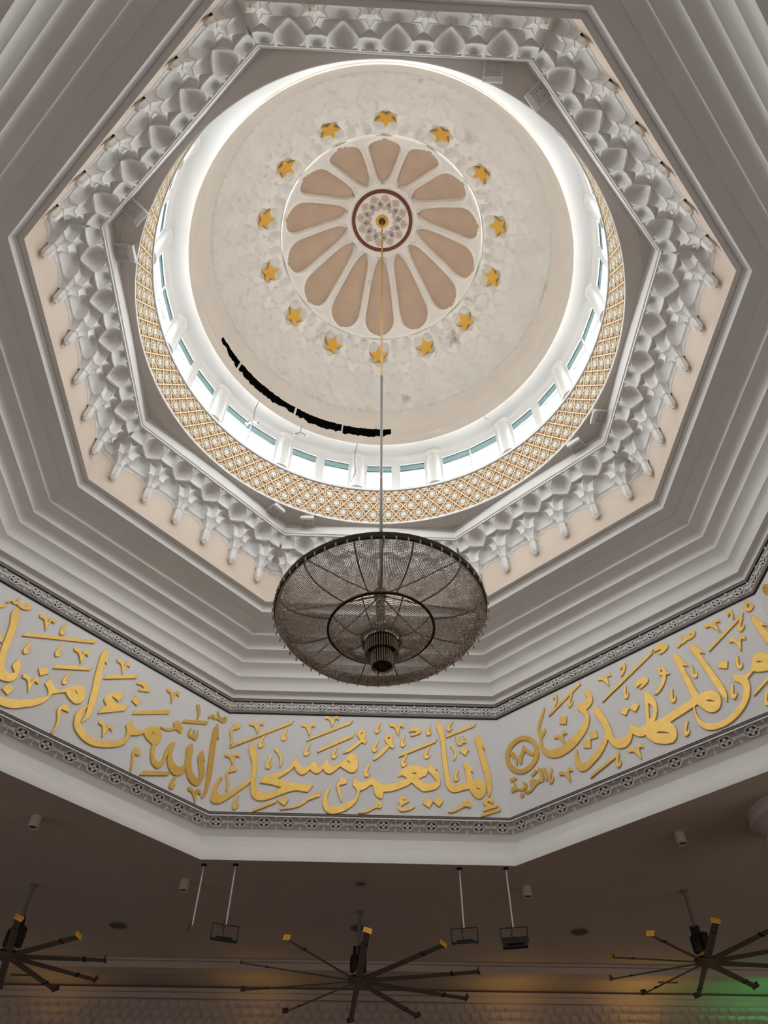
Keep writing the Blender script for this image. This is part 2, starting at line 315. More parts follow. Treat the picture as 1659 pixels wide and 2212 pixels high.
def band(k, R0, z0, R1, z1, low, high, idx):
    """band on side k from (R0, z0) at its foot to (R1, z1); low / high are the widths of the grey mouldings"""
    H = math.hypot(R1-R0, z1-z0); nm = 'trim_%d' % idx; ms = [GREYM, TAUPE, DARK]
    b = MB(); M, L = side_matrix(k, R0, z0, (R1, z1)); M1, L1 = side_matrix(k, R1, z1)
    def q(y0, y1, d0, d1, mi):
        def pt(e, y, d):
            f = y/H; A = C8(k+e, R0+(R1-R0)*f, z0+(z1-z0)*f); return A + M.to_3x3() @ Vector((0, 0, d))
        b.add([pt(0, y0, d0), pt(1, y0, d0), pt(1, y1, d1), pt(0, y1, d1)], [(0, 1, 2, 3)], mi)
    y = 0
    if low:
        q(0, low*.25, .0, .05, 2); q(low*.25, low*.9, .05, .055, 0); q(low*.9, low, .055, .01, 0)
    q(low, H-high, .01, .01, 1)
    if high:
        q(H-high, H-high*.85, .01, .05, 2); q(H-high*.85, H-high*.35, .05, .055, 0); q(H-high*.35, H-high*.2, .055, .03, 0); q(H-high*.2, H, .03, .03, 2)
    t = S(b.build(nm, ms))
    r = MB(); N = 13; cw = L/N; ph = H-low-high; hh = ph*.5; yc = low+ph/2; Mo = M @ Matrix.Translation((0, yc, .01))
    pass
    for i in range(N):
        Mc = Mo @ Matrix.Translation(((i+.5)*cw, 0, 0))
        ow, oh = cw*.385, hh*.92
        r.plate(qf(ow, oh), .022, Mc, 0); r.plate(qf(cw*.285, hh*.66), .026, Mc, 1); r.plate(petal4(cw*.205, hh*.50), .034, Mc, 0)
        for s_ in (-1, 1):
            c = [(s_*ow*.72, .045), (s_*ow*1.0, .030), (s_*cw*.5, .017), (s_*cw*.5, -.017), (s_*ow*1.0, -.030), (s_*ow*.72, -.045)]
            r.plate(c[::-1] if s_ > 0 else c, .021, Mc, 0)
        r.plate([(.016*math.cos(a), .016*math.sin(a)) for a in np.linspace(0, 2*PI, 10)[:-1]], .040, Mc, 1)
    for i in range(N+1):
        Mc = Mo @ Matrix.Translation((min(max(i*cw, .02), L-.02), 0, 0)); q_ = hh*.82
        r.plate([(-.008, -q_), (.008, -q_), (.008, q_), (-.008, q_)], .030, Mc, 0)
        for s_ in (1, -1):
            r.plate([(0, s_*(q_+.035)), (-.022, s_*q_), (-.040, s_*(q_-.045)), (-.012, s_*(q_-.03)), (0, s_*(q_-.08)), (.012, s_*(q_-.03)), (.040, s_*(q_-.045)), (.022, s_*q_)][::s_], .034, Mc, 0)
    o = r.build('border_relief', [IVORY, DARK], t); return t
ti = 13
for k in (1, 2, 3, 4, 5):
    band(k, 10.129, 12.349, 10.063, 12.826, .10, .11, ti); ti += 1
    band(k, 10.409, 9.096, 10.131, 9.414, 0, .085, ti); ti += 1
for k in (6, 7, 0):
    octring('trim_%d' % ti, [(10.129, 12.349), (10.063, 12.826)], TAUPE, sides=[k]); ti += 1
    octring('trim_%d' % ti, [(10.409, 9.096), (10.131, 9.414)], TAUPE, sides=[k]); ti += 1
# ------------------------------------------------ upper ceiling ring, its moulding, the drum
pr = [(7.06, 16.90), (7.00, 16.905), (6.985, 16.95), (6.955, 16.965), (6.95, 17.0)] + [(6.95-.055*(1-math.cos(t)), 17.0+.29*math.sin(t)) for t in np.linspace(0, PI/2, 8)] + [(6.89, 17.316)]
octring('trim_%d' % ti, pr, PLASTER, ang=28); ti += 1
b = MB(); NS = 24; inner = []; outer = []
for k in range(8):
    a0, a1 = CA[k], CA[(k+1) % 8] + (2*PI if k == 7 else 0); A, B = C8(k, 8.3, 17.316), C8(k+1, 8.3, 17.316)
    for j in range(NS):
        p = A.lerp(B, j/NS); outer.append(p); a = math.atan2(p.x, p.y); inner.append(Vector((6.254*math.sin(a), 6.254*math.cos(a), 17.316+EYE)))
n = len(inner); b.add(inner+outer, [(i, (i+1) % n, n+(i+1) % n, n+i) for i in range(n)]); S(b.build('ceiling.002', CEILP))
def lathe_s(name, prof, m, nseg=192, a0=0, a1=360, parent=None, ang=30):
    full = abs(a1-a0-360) < 1e-6
    A = np.radians(np.linspace(a0, a1, nseg+(0 if full else 1), endpoint=not full)); Rr = np.array([p[0] for p in prof]); Zz = np.array([p[1] for p in prof])+EYE
    P = np.stack([np.sin(A)[:, None]*Rr, np.cos(A)[:, None]*Rr, np.broadcast_to(Zz, (len(A), len(Rr)))], -1)
    return grid(name, P, m, parent, closed=full, ang=ang)
S(lathe_s('wall_drum_foot', [(6.254, 17.316), (6.235, 17.325), (6.235, 17.40), (6.262, 17.405), (6.275, 17.41)], DRUMW))
S(lathe_s('wall_drum_band', [(6.275, 17.40), (6.28, 19.06)], BROWN))
S(lathe_s('trim_%d' % ti, [(6.275, 19.03), (6.22, 19.04), (6.215, 19.10), (6.24, 19.12), (6.24, 19.18), (6.27, 19.20), (6.62, 19.205)], DRUMW)); ti += 1
pr = [(6.62, 20.66), (6.33, 20.65), (6.31, 20.70), (6.31, 20.86)] + [(6.31-.60*(1-math.cos(t)), 20.86+.34*math.sin(t)) for t in np.linspace(.05, PI/2, 14)] + [(5.69, 21.205)]
S(lathe_s('wall_drum_head', pr, DRUMW, ang=45))
S(lathe_s('wall_drum_outside', [(6.70, 17.3), (6.70, 19.2)], DRUMW)); S(lathe_s('wall_drum_roof', [(6.75, 20.64), (6.75, 22.2), (5.2, 24.6)], DRUMW))
# lattice over the tile band: three families of straight straps, hexagons with flowers, shields of bare tile between
NL = 81; ph0 = -.49; pit = 360/NL; h = .407; zr = [17.79-h, 17.79, 18.197, 18.604, 19.011]
def lp(u, v, r):      # u in pitches, v in rows above the foot half-row
    return cyl(r, ph0+u*pit, zr[0]+v*h)
def inside(v): return min(max(v, .06), 3.98)
lat = MB()
def strap(u0, v0, u1, v1, wd=.030, t=.024):
    # a straight strap on the cylinder, in short pieces
    n = max(2, int(math.hypot(u1-u0, v1-v0)*5)); prev = None
    du, dv = (u1-u0)*.484, (v1-v0)*h; l = math.hypot(du, dv); nu_, nv_ = -dv/l*wd/2/.484, du/l*wd/2/h
    rings = []
    for i in range(n+1):
        f = i/n; u, v = u0+(u1-u0)*f, v0+(v1-v0)*f
        a, c = (u+nu_, v+nv_), (u-nu_, v-nv_)
        rings.append([lp(*a, 6.274), lp(*a, 6.274-t), lp(*c, 6.274-t), lp(*c, 6.274)])
    vs = [p for r in rings for p in r]; fs = []
    for i in range(n):
        o = i*4; fs += [(o, o+4, o+5, o+1), (o+1, o+5, o+6, o+2), (o+2, o+6, o+7, o+3)]
    lat.add(vs, fs)
HX = [(0, .40), (.285, .20), (.285, -.20), (0, -.40), (-.285, -.20), (-.285, .20)]
def poly_c(pts, u, v, r, mi, bld):
    bld.add([lp(u+x, v+y, r) for x, y in pts], [tuple(range(len(pts)))], mi)
hexes = MB()
def clip(pts, lo, hi):
    for sgn, lim in ((1, lo), (-1, -hi)):
        o = []
        for i in range(len(pts)):
            p, q = pts[i-1], pts[i]; a, c = sgn*p[1]-lim, sgn*q[1]-lim
            if (a < 0) != (c < 0):
                f = a/(a-c); o.append((p[0]+(q[0]-p[0])*f, p[1]+(q[1]-p[1])*f))
            if c >= 0: o.append(q)
        pts = o
        if not pts: break
    return pts
flower = []
for i in range(36):
    a = 2*PI*i/36; r = .62+.38*abs(math.cos(3*a)); flower.append((.215*r*math.sin(a), .31*r*math.cos(a)))
for v in range(5):
    for i in range(NL):
        u = i + (.5 if v % 2 == 0 else 0)
        lo, hi = .06-v, 3.98-v
        for pts, r, mi in (([(x*.98, y*.98) for x, y in HX], 6.262, 0), (flower, 6.254, 1)):
            c = clip(pts, lo, hi)
            if len(c) >= 3: poly_c(c, u, v, r, mi, hexes)
        if 0 < v < 4 or True:      # ivory hexagon rim
            for j in range(6):
                (x0, y0), (x1, y1) = HX[j], HX[(j+1) % 6]
                if min(v+y0, v+y1) < .06 or max(v+y0, v+y1) > 3.98: continue
                strap(u+x0, v+y0, u+x1, v+y1, .024, .020)
for i in range(NL):
    for v in range(4):
        e = 0 if v % 2 == 0 else .5     # crossings of row v sit half a pitch from its flowers
        for s_ in (1, -1):
            v0, v1 = inside(v), inside(v+1); strap(i+e+s_*.5*(v0-v), v0, i+e+s_*.5*(v1-v), v1, .034)
        z0 = .42; 
        o_ = (.5 if v % 2 == 0 else 0)
        strap(i+o_, v+.43, i+o_+.5, v+.57, .030); strap(i+o_+.5, v+.57, i+o_+1, v+.43, .030)
ltc = S(lat.build('trim_%d' % ti, CREAM, ang=None)); ti += 1
hx_o = hexes.build('tile_inlay', [GREEN, IVORY], ltc, ang=None)
# solid piers of the drum behind columns and between the paired windows
def pier(a, half, r0, r1, z0, z1, m, name, parent=None):
    b = MB(); n = 6; vs = []
    for i in range(n+1):
        d = a-half+2*half*i/n
        vs += [cyl(r0, d, z0), cyl(r0, d, z1), cyl(r1, d, z1), cyl(r1, d, z0)]
    fs = []
    for i in range(n):
        o = 4*i; fs += [(o, o+1, o+5, o+4), (o+3, o+7, o+6, o+2), (o+1, o+2, o+6, o+5)]
    fs += [(0, 3, 2, 1), (4*n, 4*n+1, 4*n+2, 4*n+3)]
    b.add(vs, fs); return b.build(name, m, parent)
CB = [-5.7+24*i for i in range(15)]
for i, a in enumerate(CB): S(pier(a, 2.6, 6.335, 6.7, 19.2, 20.66, DRUMW, 'wall_drum_pier'))
WIDE = [i % 2 == 0 for i in range(15)]
for i, a in enumerate(CB):
    c = a+12; wide = WIDE[i]
    if wide: S(pier(c, 1.05, 6.31, 6.7, 19.2, 20.66, DRUMW, 'wall_drum_post'))
    fr = S(pier(c, 9.4, 6.335, 6.40, 19.20, 19.235, ALU, 'window_%d' % (i+1)))
    pier(c, 9.4, 6.33, 6.40, 20.60, 20.66, ALU, 'window_frame', fr)
    for s_ in (-1, 1): pier(c+s_*9.25, .18, 6.33, 6.40, 19.2, 20.66, ALU, 'window_frame', fr)
    if not wide: pier(c, .22, 6.325, 6.41, 19.2, 20.66, ALU, 'mullion', fr)
    else:
        for s_ in (-1, 1): pier(c+s_*1.2, .17, 6.33, 6.40, 19.2, 20.66, ALU, 'window_frame', fr)
    e = .2 if not wide else 1.3
    for s_ in (-1, 1):
        a0, a1 = sorted((c+s_*e, c+s_*9.15)); 
        for nm, z0, z1, m in (('pane', 19.23, 20.24, CLEAR), ('tinted_strip', 20.24, 20.605, FILM)):
            b = MB(); b.add([cyl(6.37, a0, z0), cyl(6.37, a1, z0), cyl(6.37, a1, z1), cyl(6.37, a0, z1)], [(0, 1, 2, 3)]); b.build(nm, m, fr)
# ------------------------------------------------ dome: cornice with the torn strip, honeycombed shell
A = np.radians(np.arange(0, 360, .25)); prof = [(5.722, 21.24), (5.718, 20.96), (5.706, 20.950), (5.700, 20.945), (5.685, 20.95), (5.665, 21.02), (5.645, 21.10), (5.625, 21.18), (5.585, 21.235)]
zz = np.linspace(21.25, 21.72, 26); rr = 5.575-.02*np.sin((zz-21.25)/.47*PI)*-1-.10*((zz-21.25)/.47)**1.3
prof += list(zip(rr, zz)) + [(5.462, 21.74), (5.445, 21.80), (5.44, 21.95), (5.43, 22.10), (5.405, 22.26), (5.37, 22.40), (5.345, 22.52)]
Rr = np.array([p[0] for p in prof]); Zz = np.array([p[1] for p in prof])
Pn = np.stack([np.sin(A)[:, None]*Rr, np.cos(A)[:, None]*Rr, np.broadcast_to(Zz+EYE, (len(A), len(Rr)))], -1)
deg = (np.degrees(A)+180) % 360-180
nz_ = np.convolve(rng.normal(0, 1, len(A)+20), np.ones(5)/5, 'same')[10:10+len(A)]; n2_ = np.convolve(rng.normal(0, 1, len(A)+20), np.ones(9)/9, 'same')[10:10+len(A)]
lowz = 21.29+.06*nz_+.05*n2_ + .10*np.exp(-((deg+35.5)/3.0)**2) + .07*np.exp(-((deg+27)/1.5)**2) + .16*np.clip(deg+1, 0, 6)/6 + .20*np.clip((-52-deg)/15, 0, 1)**1.3; upz = 21.66+.012*nz_
gap = (deg > -67.5) & (deg < 5.2)
keep = ~(gap[:, None] & (Zz[None, :] > lowz[:, None]) & (Zz[None, :] < upz[:, None]))
for s_ in (-56.5, -31.0, -12.8):      # battens that still bridge the gap
    keep |= ((np.abs(deg-s_) < .3)[:, None] & (Zz[None, :] > 21.2))
S(grid('trim_%d' % ti, Pn, CORN, closed=True, keep=keep, ang=30)); ti += 1
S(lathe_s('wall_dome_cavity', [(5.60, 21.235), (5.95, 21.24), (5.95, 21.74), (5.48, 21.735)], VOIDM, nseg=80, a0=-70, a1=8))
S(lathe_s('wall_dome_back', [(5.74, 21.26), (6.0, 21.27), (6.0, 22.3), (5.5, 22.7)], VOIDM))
# shell: profile parameter v 0..1 from the scalloped lip up to the petals; cells are hollows of a heightfield
PROF = [(5.315, 22.55), (5.05, 22.90), (4.75, 23.25), (4.35, 23.70), (3.87, 24.12), (3.30, 24.62)]
def prof_at(v, P):
    L = [0.0]
    for i in range(1, len(P)): L.append(L[-1]+math.dist(P[i], P[i-1]))
    s_ = np.asarray(v)*L[-1]; return np.interp(s_, L, [p[0] for p in P]), np.interp(s_, L, [p[1] for p in P]), L[-1]
NT, NV = 2016, 190
T = np.linspace(0, 360, NT, endpoint=False); V = np.linspace(0, 1, NV); TT, VV = np.meshgrid(T, V, indexing='ij')
PR, PZ, PL = prof_at(V, PROF)
sa = np.mod(TT+180/14, 360/14)-180/14            # angle from the nearest gold star axis
xs = np.radians(sa)*PR[None, :]; ys = VV*PL      # metres across, metres up the slope
hgt = np.full(TT.shape, 0.0)
def hollow(cx, cy, rx, ry, dep, p=2.0, flat=False, lip=.0):
    """one hollow per star bay at cx (pitches of the bay), cy metres up; repeated to its neighbours"""
    global hgt
    for o in (-1, 0, 1):
        dx = np.radians(sa-(cx+o)*360/14)*PR[None, :]
        q = (np.abs(dx)/rx)**p+(np.abs(ys-cy)/ry)**p
        if flat: hh = np.where(q < 1, dep, -9)
        else: hh = np.where(q < 1, dep*np.sqrt(np.clip(1-q, 0, 1))+lip, -9)
        hgt = np.maximum(hgt, hh)
def starhollow(cx, cy, r, dep, n=8, ratio=.72, rot=0):
    global hgt
    for o in (-1, 0, 1):
        dx = np.radians(sa-(cx+o)*360/14)*PR[None, :]; dy = ys-cy
        a = np.mod(np.arctan2(dx, dy)+rot, 2*PI/n); a = np.minimum(a, 2*PI/n-a)
        rr = r*ratio*math.sin(PI/n)/ (ratio*np.sin(PI/n-a)*1.0+1e-6+np.sin(a)*1.0) if False else r*(1-(1-ratio)*(a/(PI/n)))
        hgt = np.where(np.hypot(dx, dy) < rr, np.maximum(dep, hgt*0+dep), hgt)
for i in range(4):      # scallops along the lip
    c = (i+.5)/4-.5; hollow(c, .12, .27, .25, .11)
for i in range(4):
    c = i/4-.5; hollow(c, .31, .21, .23, .10, lip=.02)
for i in range(4):
    c = (i+.5)/4-.5; hollow(c, .54, .255, .22, .095, lip=.03)
for i in range(6):
    c = (i+.5)/6-.5; hollow(c, .98, .165, .20, .07, lip=.05)
for i in range(4):
    c = i/4-.5; hollow(c, 1.22, .19, .19, .07, lip=.06)
for c in (-.36, -.17, .17, .36): hollow(c, 1.44, .15, .17, .065, lip=.07)
for c in (-.25, .25): hollow(c, 1.68, .24, .20, .065, lip=.08)
for c in (-.11, .11): hollow(c, 2.42, .17, .20, .06, lip=.10)
for c in (-.34, .34): hollow(c, 2.52, .15, .22, .06, lip=.10)
starhollow(0, .80, .29, .085, 8, .70); starhollow(.5, .80, .29, .085, 8, .70)
starhollow(.5, 2.10, .36, .13, 8, .72); starhollow(0, 2.12, .40, .115, 6, .72)
starhollow(.25, 1.10, .17, .10, 6, .6); starhollow(-.25, 1.10, .17, .10, 6, .6)
edge = np.clip((PL-ys)/.12, 0, 1); hgt = hgt*edge + .16*(1-edge)
for _ in range(3):      # soft, hand-finished edges
    hgt = (hgt+np.roll(hgt, 1, 0)+np.roll(hgt, -1, 0))/3; hgt[:, 1:-1] = (hgt[:, 1:-1]+hgt[:, 2:]+hgt[:, :-2])/3
dR, dZ = np.gradient(PR), np.gradient(PZ); ln = np.hypot(dR, dZ); nR, nZ = dZ/ln, -dR/ln      # outward normal of the profile
RR = PR[None, :]+nR[None, :]*hgt; ZZ_ = PZ[None, :]+nZ[None, :]*hgt
RT = np.radians(TT)
S(grid('ceiling.003', np.stack([np.sin(RT)*RR, np.cos(RT)*RR, ZZ_+EYE], -1), DOME, closed=True, ang=32))
# scalloped double lip
lipn = 112*12; a = np.linspace(0, 2*PI, lipn, endpoint=False); sc = np.abs(np.sin(a*56)) 
for q_, (r0, z0) in enumerate(((5.265, 22.53), (5.31, 22.47))):
    R_ = r0+.035*sc; Zl = z0+.055*sc
    Pq = np.stack([np.stack([np.sin(a)*(R_+dr), np.cos(a)*(R_+dr), Zl+dz+EYE], -1) for dr, dz in ((.05, 0), (0, 0), (-.012, .02), (.0, .05))], 1)
    S(grid('trim_%d' % ti, Pq, DOME, closed=True, ang=60)); ti += 1
# petal zone: white ribs with fourteen sunk panels
PP = [(3.36, 24.46), (3.30, 24.50), (3.05, 24.90), (2.6, 25.52), (2.1, 26.18), (1.65, 26.72), (1.35, 27.02), (1.10, 27.14), (.9, 27.17)]
PRr, PRz, PLn = prof_at(np.linspace(0, 1, 220), PP)
W_ = [(0, 0), (.03, .0), (.034, .10), (.055, .20), (.09, .285), (.14, .355), (.20, .395), (.26, .408), (.35, .402), (.5, .392), (.65, .372), (.76, .335), (.82, .28), (.86, .19), (.885, .08), (.89, 0), (1, 0)]
def hw(v): return np.interp(v, [w[0] for w in W_], [w[1] for w in W_])
vv = np.linspace(0, 1, 220); Tq = np.linspace(0, 360, 2240, endpoint=False); sq = (np.mod(Tq/(360/14)+.5, 1)-.5)
d_ = (hw(vv)[None, :]-np.abs(sq)[:, None])*(2*PI/14)*PRr[None, :]      # metres inside the panel's edge
dep = np.where(d_ > 0, .13*np.clip(d_/.02, 0, 1), 0) - .055*np.exp(-((d_+.05)/.05)**2)*(hw(vv)[None, :] > .01)
dRr, dZr = np.gradient(PRr), np.gradient(PRz); ln = np.hypot(dRr, dZr); n1, n2 = dZr/ln, -dRr/ln
RR = PRr[None, :]+n1*dep; ZQ = PRz[None, :]+n2*dep; RT = np.radians(Tq)[:, None]
S(grid('ceiling.004', np.stack([np.sin(RT)*RR, np.cos(RT)*RR, ZQ+EYE], -1), DOME, closed=True, ang=35))
q = MB(); q.lathe([(3.6, 24.9), (2.6, 26.3), (1.4, 27.5), (.01, 27.7)], 48, c=(0, 0, EYE)); q.lathe([(.95, 27.19), (.01, 27.2)], 64, c=(0, 0, EYE)); S(q.build('ceiling.005', DOME))
add_stains(DOME, [((2.64, 3.0, 25.61), .75, .75), ((-2.0, 3.23, 25.78), .55, .55), ((1.0, 4.91, 24.55), .45, .6), ((.9, -5.01, 24.45), .4, .5), ((2.48, -3.5, 25.35), .6, .35)])
# ================================================================== MUQARNAS
def nth(i, n): return ORD[i]
MW = 6.11/6
T0, N1, TR, SN, FL, FM = (0, .42), (.078, .287), (.236, .285), (.156, .15), (.275, .05), (.511, .05)
BA, CR, CM = (.511, .345), (.20, .62), (0, .60); ZR1, ZS, ZR2, ZTOP = 16.20, 16.585, 16.61, 16.93
def poly_at(P, n):
    L = [0.0]
    for i in range(1, len(P)): L.append(L[-1]+math.dist(P[i], P[i-1]))
    # keep every corner on a sample
    out = []
    for i in range(len(P)-1):
        k = max(1, round(n*(L[i+1]-L[i])/L[-1]))
        out += [tuple(P[i][c]+(P[i+1][c]-P[i][c])*j/k for c in range(len(P[0]))) for j in range(k)]
    return out+[tuple(P[-1])]
def resample(P, n):
    L = [0.0]
    for i in range(1, len(P)): L.append(L[-1]+math.dist(P[i], P[i-1]))
    t = np.linspace(0, max(L[-1], 1e-9), n); A_ = np.array(P, float)
    return np.stack([np.interp(t, L, A_[:, c]) for c in range(A_.shape[1])], -1)
def muq_half():
    """patches of the right half of one piece in (x, d, z): list of point grids and of rim lines"""
    G = []; nW = 12
    def cove(lo, hi):
        n = len(lo); w = np.linspace(0, PI/2, nW); g = np.zeros((n, nW, 3))
        for j, t in enumerate(w):
            f = 1-math.cos(t); h = math.sin(t); g[:, j, :2] = lo[:, :2]+(hi[:, :2]-lo[:, :2])*f; g[:, j, 2] = lo[:, 2]+(hi[:, 2]-lo[:, 2])*h
        G.append(g)
    def z3(P, z): return [(x, d, z) for x, d in P]
    th = np.linspace(0, PI/2, 19)
    # lower niche
    lo = np.array(poly_at(z3([SN, FL, FM], ZR1), 18)); n = len(lo); th = np.linspace(0, PI/2, n)
    hi = np.stack([BA[0]-(BA[0]-TR[0])*np.cos(th), TR[1]+(BA[1]-TR[1])*np.sin(th), ZR1+(ZS-ZR1)*np.sin(th)], -1); cove(lo, hi)
    # side of the star between notch and lateral point
    G.append(np.stack([np.array([(SN[0]+(TR[0]-SN[0])*f, SN[1]+(TR[1]-SN[1])*f, ZR1) for f in np.linspace(0, 1, 6)]), np.array([(SN[0]+(TR[0]-SN[0])*f, SN[1]+(TR[1]-SN[1])*f, ZR1+.02*math.sin(PI*f)) for f in np.linspace(0, 1, 6)])], 1))
    # star cells
    lo = np.array(poly_at(z3([TR, N1, T0], ZR1), 18)); n = len(lo); f = np.linspace(0, 1, n); c = (.27, .40)
    cur = np.stack([(1-f)**2*BA[0]+2*f*(1-f)*c[0]+f*f*CR[0], (1-f)**2*BA[1]+2*f*(1-f)*c[1]+f*f*CR[1], np.full(n, ZS)], -1); cove(lo, cur)
    G.append(np.stack([cur, np.stack([BA[0]+(CR[0]-BA[0])*f, BA[1]+(CR[1]-BA[1])*f, np.full(n, ZS+.004)], -1)], 1))
    m = 10; f = np.linspace(0, 1, m); lo = np.repeat(np.array([(T0[0], T0[1], ZR1)]), m, 0)
    cur = np.stack([CR[0]*(1-f), CR[1]+(.515-CR[1])*np.sin(f*PI/2), np.full(m, ZS)], -1); cove(lo, cur)
    G.append(np.stack([cur, np.stack([CR[0]*(1-f), CR[1]+(CM[1]-CR[1])*f, np.full(m, ZS+.004)], -1)], 1))
    # upper shells
    lo = np.array(poly_at(z3([CR, (.325, .452), BA], ZR2), 18)); n = len(lo); th = np.linspace(0, PI/2, n)
    hiB = np.stack([BA[0]-(BA[0]-CR[0])*np.cos(th), CR[1]+(.866-CR[1])*np.sin(th), ZR2+(ZTOP-ZR2)*np.sin(th)], -1); cove(lo, hiB)
    lo = np.array(poly_at(z3([CR, (.10, .598), CM], ZR2), 14)); n = len(lo); th = np.linspace(0, PI/2, n)
    hiC = np.stack([CR[0]*np.cos(th), CR[1]+(.866-CR[1])*np.sin(th), ZR2+(ZTOP-ZR2)*np.sin(th)], -1); cove(lo, hiC)
    for hi in (hiB, hiC):
        top_ = hi.copy(); top_[:, 1] = .876; top_[:, 2] = ZTOP+.002; mid = (hi+top_)/2; mid[:, 2] = hi[:, 2]*.35+top_[:, 2]*.65; G.append(np.stack([hi, mid, top_], 1))
    # three-pointed fin between two upper shells
    a = np.array([(CR[0], CR[1]-.004, ZR2+.0), (CR[0], CR[1]-.004, ZR2+.0)]); 
    G.append(np.array([[(CR[0], CR[1]-.01, ZR2), (CR[0], CR[1]-.01, ZR2)], [(CR[0]-.035, .80, 16.85), (CR[0], .77, 16.755)], [(CR[0]-.05, .87, 16.93), (CR[0], .87, 16.86)]]))
    G.append(np.array([[(CR[0], CR[1]-.01, ZR2), (CR[0], CR[1]-.01, ZR2)], [(CR[0], .77, 16.755), (CR[0]+.035, .80, 16.85)], [(CR[0], .87, 16.86), (CR[0]+.05, .87, 16.93)]]))
    # neck: from the star rim down to the pendant, and the fillet onto the wall
    rim = poly_at(z3([T0, N1, TR, SN, FL, FM], ZR1-.045), 40); lo2 = []
    for x, d, z in rim:
        a = math.atan2(x, d-.13)
        if x < .245 and d > .10: r = .105+.012*math.cos(6*a); lo2.append((r*math.sin(a), .115+r*math.cos(a), 15.845))
        else:
            f = min(max((x-.235)/.275, 0), 1); lo2.append((.095+(x-.235)/.275*.416 if x > .235 else .10, .012, 15.86+.245*f**.45))
    rim = np.array(rim); lo2 = np.array(lo2); nw = 12; g = np.zeros((len(rim), nw, 3))
    for j, t in enumerate(np.linspace(0, 1, nw)):
        g[:, j, :2] = lo2[:, :2]+(rim[:, :2]-lo2[:, :2])*(t**2.4)[..., None] if False else lo2[:, :2]+(rim[:, :2]-lo2[:, :2])*t**2.4
        g[:, j, 2] = lo2[:, 2]+(rim[:, 2]-lo2[:, 2])*(t**.9)
    G.append(g)
    fl_ = lo2.copy(); keepw = fl_[:, 1] < .02; w0 = fl_[keepw]; w1 = w0.copy(); w1[:, 1] = -.01; w1[:, 2] -= .012; 
    if len(w0) > 1: G.append(np.stack([w1, w0], 1))
    rims = [([T0, N1, TR, SN, FL, FM], ZR1), ([CM, (.10, .598), CR, (.325, .452), BA], ZR2)]
    for P, z in rims:      # double-lined moulding under every rim
        n = len(P); nr = []
        for i in range(n):
            a = np.array(P[max(i-1, 0)]); b = np.array(P[i]); c = np.array(P[min(i+1, n-1)])
            def nn(p, q):
                v = q-p; l = math.hypot(*v)
                return None if l < 1e-9 else np.array((-v[1], v[0]))/l
            n1_, n2_ = nn(a, b), nn(b, c)
            if n1_ is None: v = n2_
            elif n2_ is None: v = n1_
            else: v = n1_+n2_; v = v/np.linalg.norm(v); v = v/max(.5, v.dot(n1_))
            if i == 0 and P[0][0] == 0: v = np.array((0, 1.0))
            if i == n-1: v = np.array((0, 1.0))
            nr.append(v)
        pf = [(0, .004), (.016, .004), (.016, -.013), (.003, -.016), (.003, -.022), (.013, -.024), (.013, -.040), (-.004, -.046)]
        G.append(np.array([[(p[0]+v[0]*o if p[0] not in (0, .511) else p[0], p[1]+v[1]*o, z+dz) for o, dz in pf] for p, v in zip(P, nr)]))
    return G
def muq_block(kind):
    b = MB(); G = muq_half()
    for g in G:
        nu, nv = g.shape[:2]
        for s_ in (1, -1):
            vs = [(s_*x, z-15.26, d) for x, d, z in g.reshape(-1, 3)]
            fs = [(i*nv+j, (i+1)*nv+j, (i+1)*nv+j+1, i*nv+j+1) for i in range(nu-1) for j in range(nv-1)]
            b.add(vs, fs if s_ < 0 else [f[::-1] for f in fs])
    me = bpy.data.meshes.new('muqarnas_module'); me.from_pydata(b.v, [], b.f); bm = bmesh.new(); bm.from_mesh(me)
    bmesh.ops.remove_doubles(bm, verts=bm.verts, dist=4e-4); bmesh.ops.dissolve_degenerate(bm, edges=bm.edges, dist=1e-4)
    for e_, sg in (('left', -1), ('right', 1)):
        if kind == e_:
            no = Vector((sg*math.cos(PI/8), 0, math.sin(PI/8))); bmesh.ops.bisect_plane(bm, geom=bm.verts[:]+bm.edges[:]+bm.faces[:], plane_co=(sg*(MW/2+.002), 0, 0), plane_no=no, clear_outer=True)
    bm.to_mesh(me); bm.free(); me.materials.append(MUQ); smooth(me, 34); return link(bpy.data.objects.new('muqarnas_module', me))
def pendant_mesh():
    b = MB(); n = 12; c = .115
    def sec(r, z, star): return [(r*(1+star*(.5 if i % 2 == 0 else -.5))*math.sin(2*PI*i/n), z-15.26, c+r*(1+star*(.5 if i % 2 == 0 else -.5))*math.cos(2*PI*i/n)) for i in range(n)]
    prof = [(.030, 15.262, .0), (.038, 15.275, .5), (.030, 15.295, .3), (.088, 15.385, .30), (.094, 15.395, .28), (.094, 15.80, .28), (.104, 15.805, .26), (.104, 15.825, .26), (.090, 15.83, .26), (.102, 15.85, .24), (.112, 15.885, .2)]
    vs = []; 
    for p in prof: vs += sec(*p)
    fs = [(i*n+j, i*n+(j+1) % n, (i+1)*n+(j+1) % n, (i+1)*n+j) for i in range(len(prof)-1) for j in range(n)] + [tuple(reversed(range(n)))]
    b.add(vs, fs); return b
protos = {k: muq_block(k) for k in ('mid', 'left', 'right')}
pend = pendant_mesh().build('pendant', MUQ, protos['mid'], ang=28)
for k in ('left', 'right'): c = pend.copy(); COL.objects.link(c); c.parent = protos[k]
used = set()
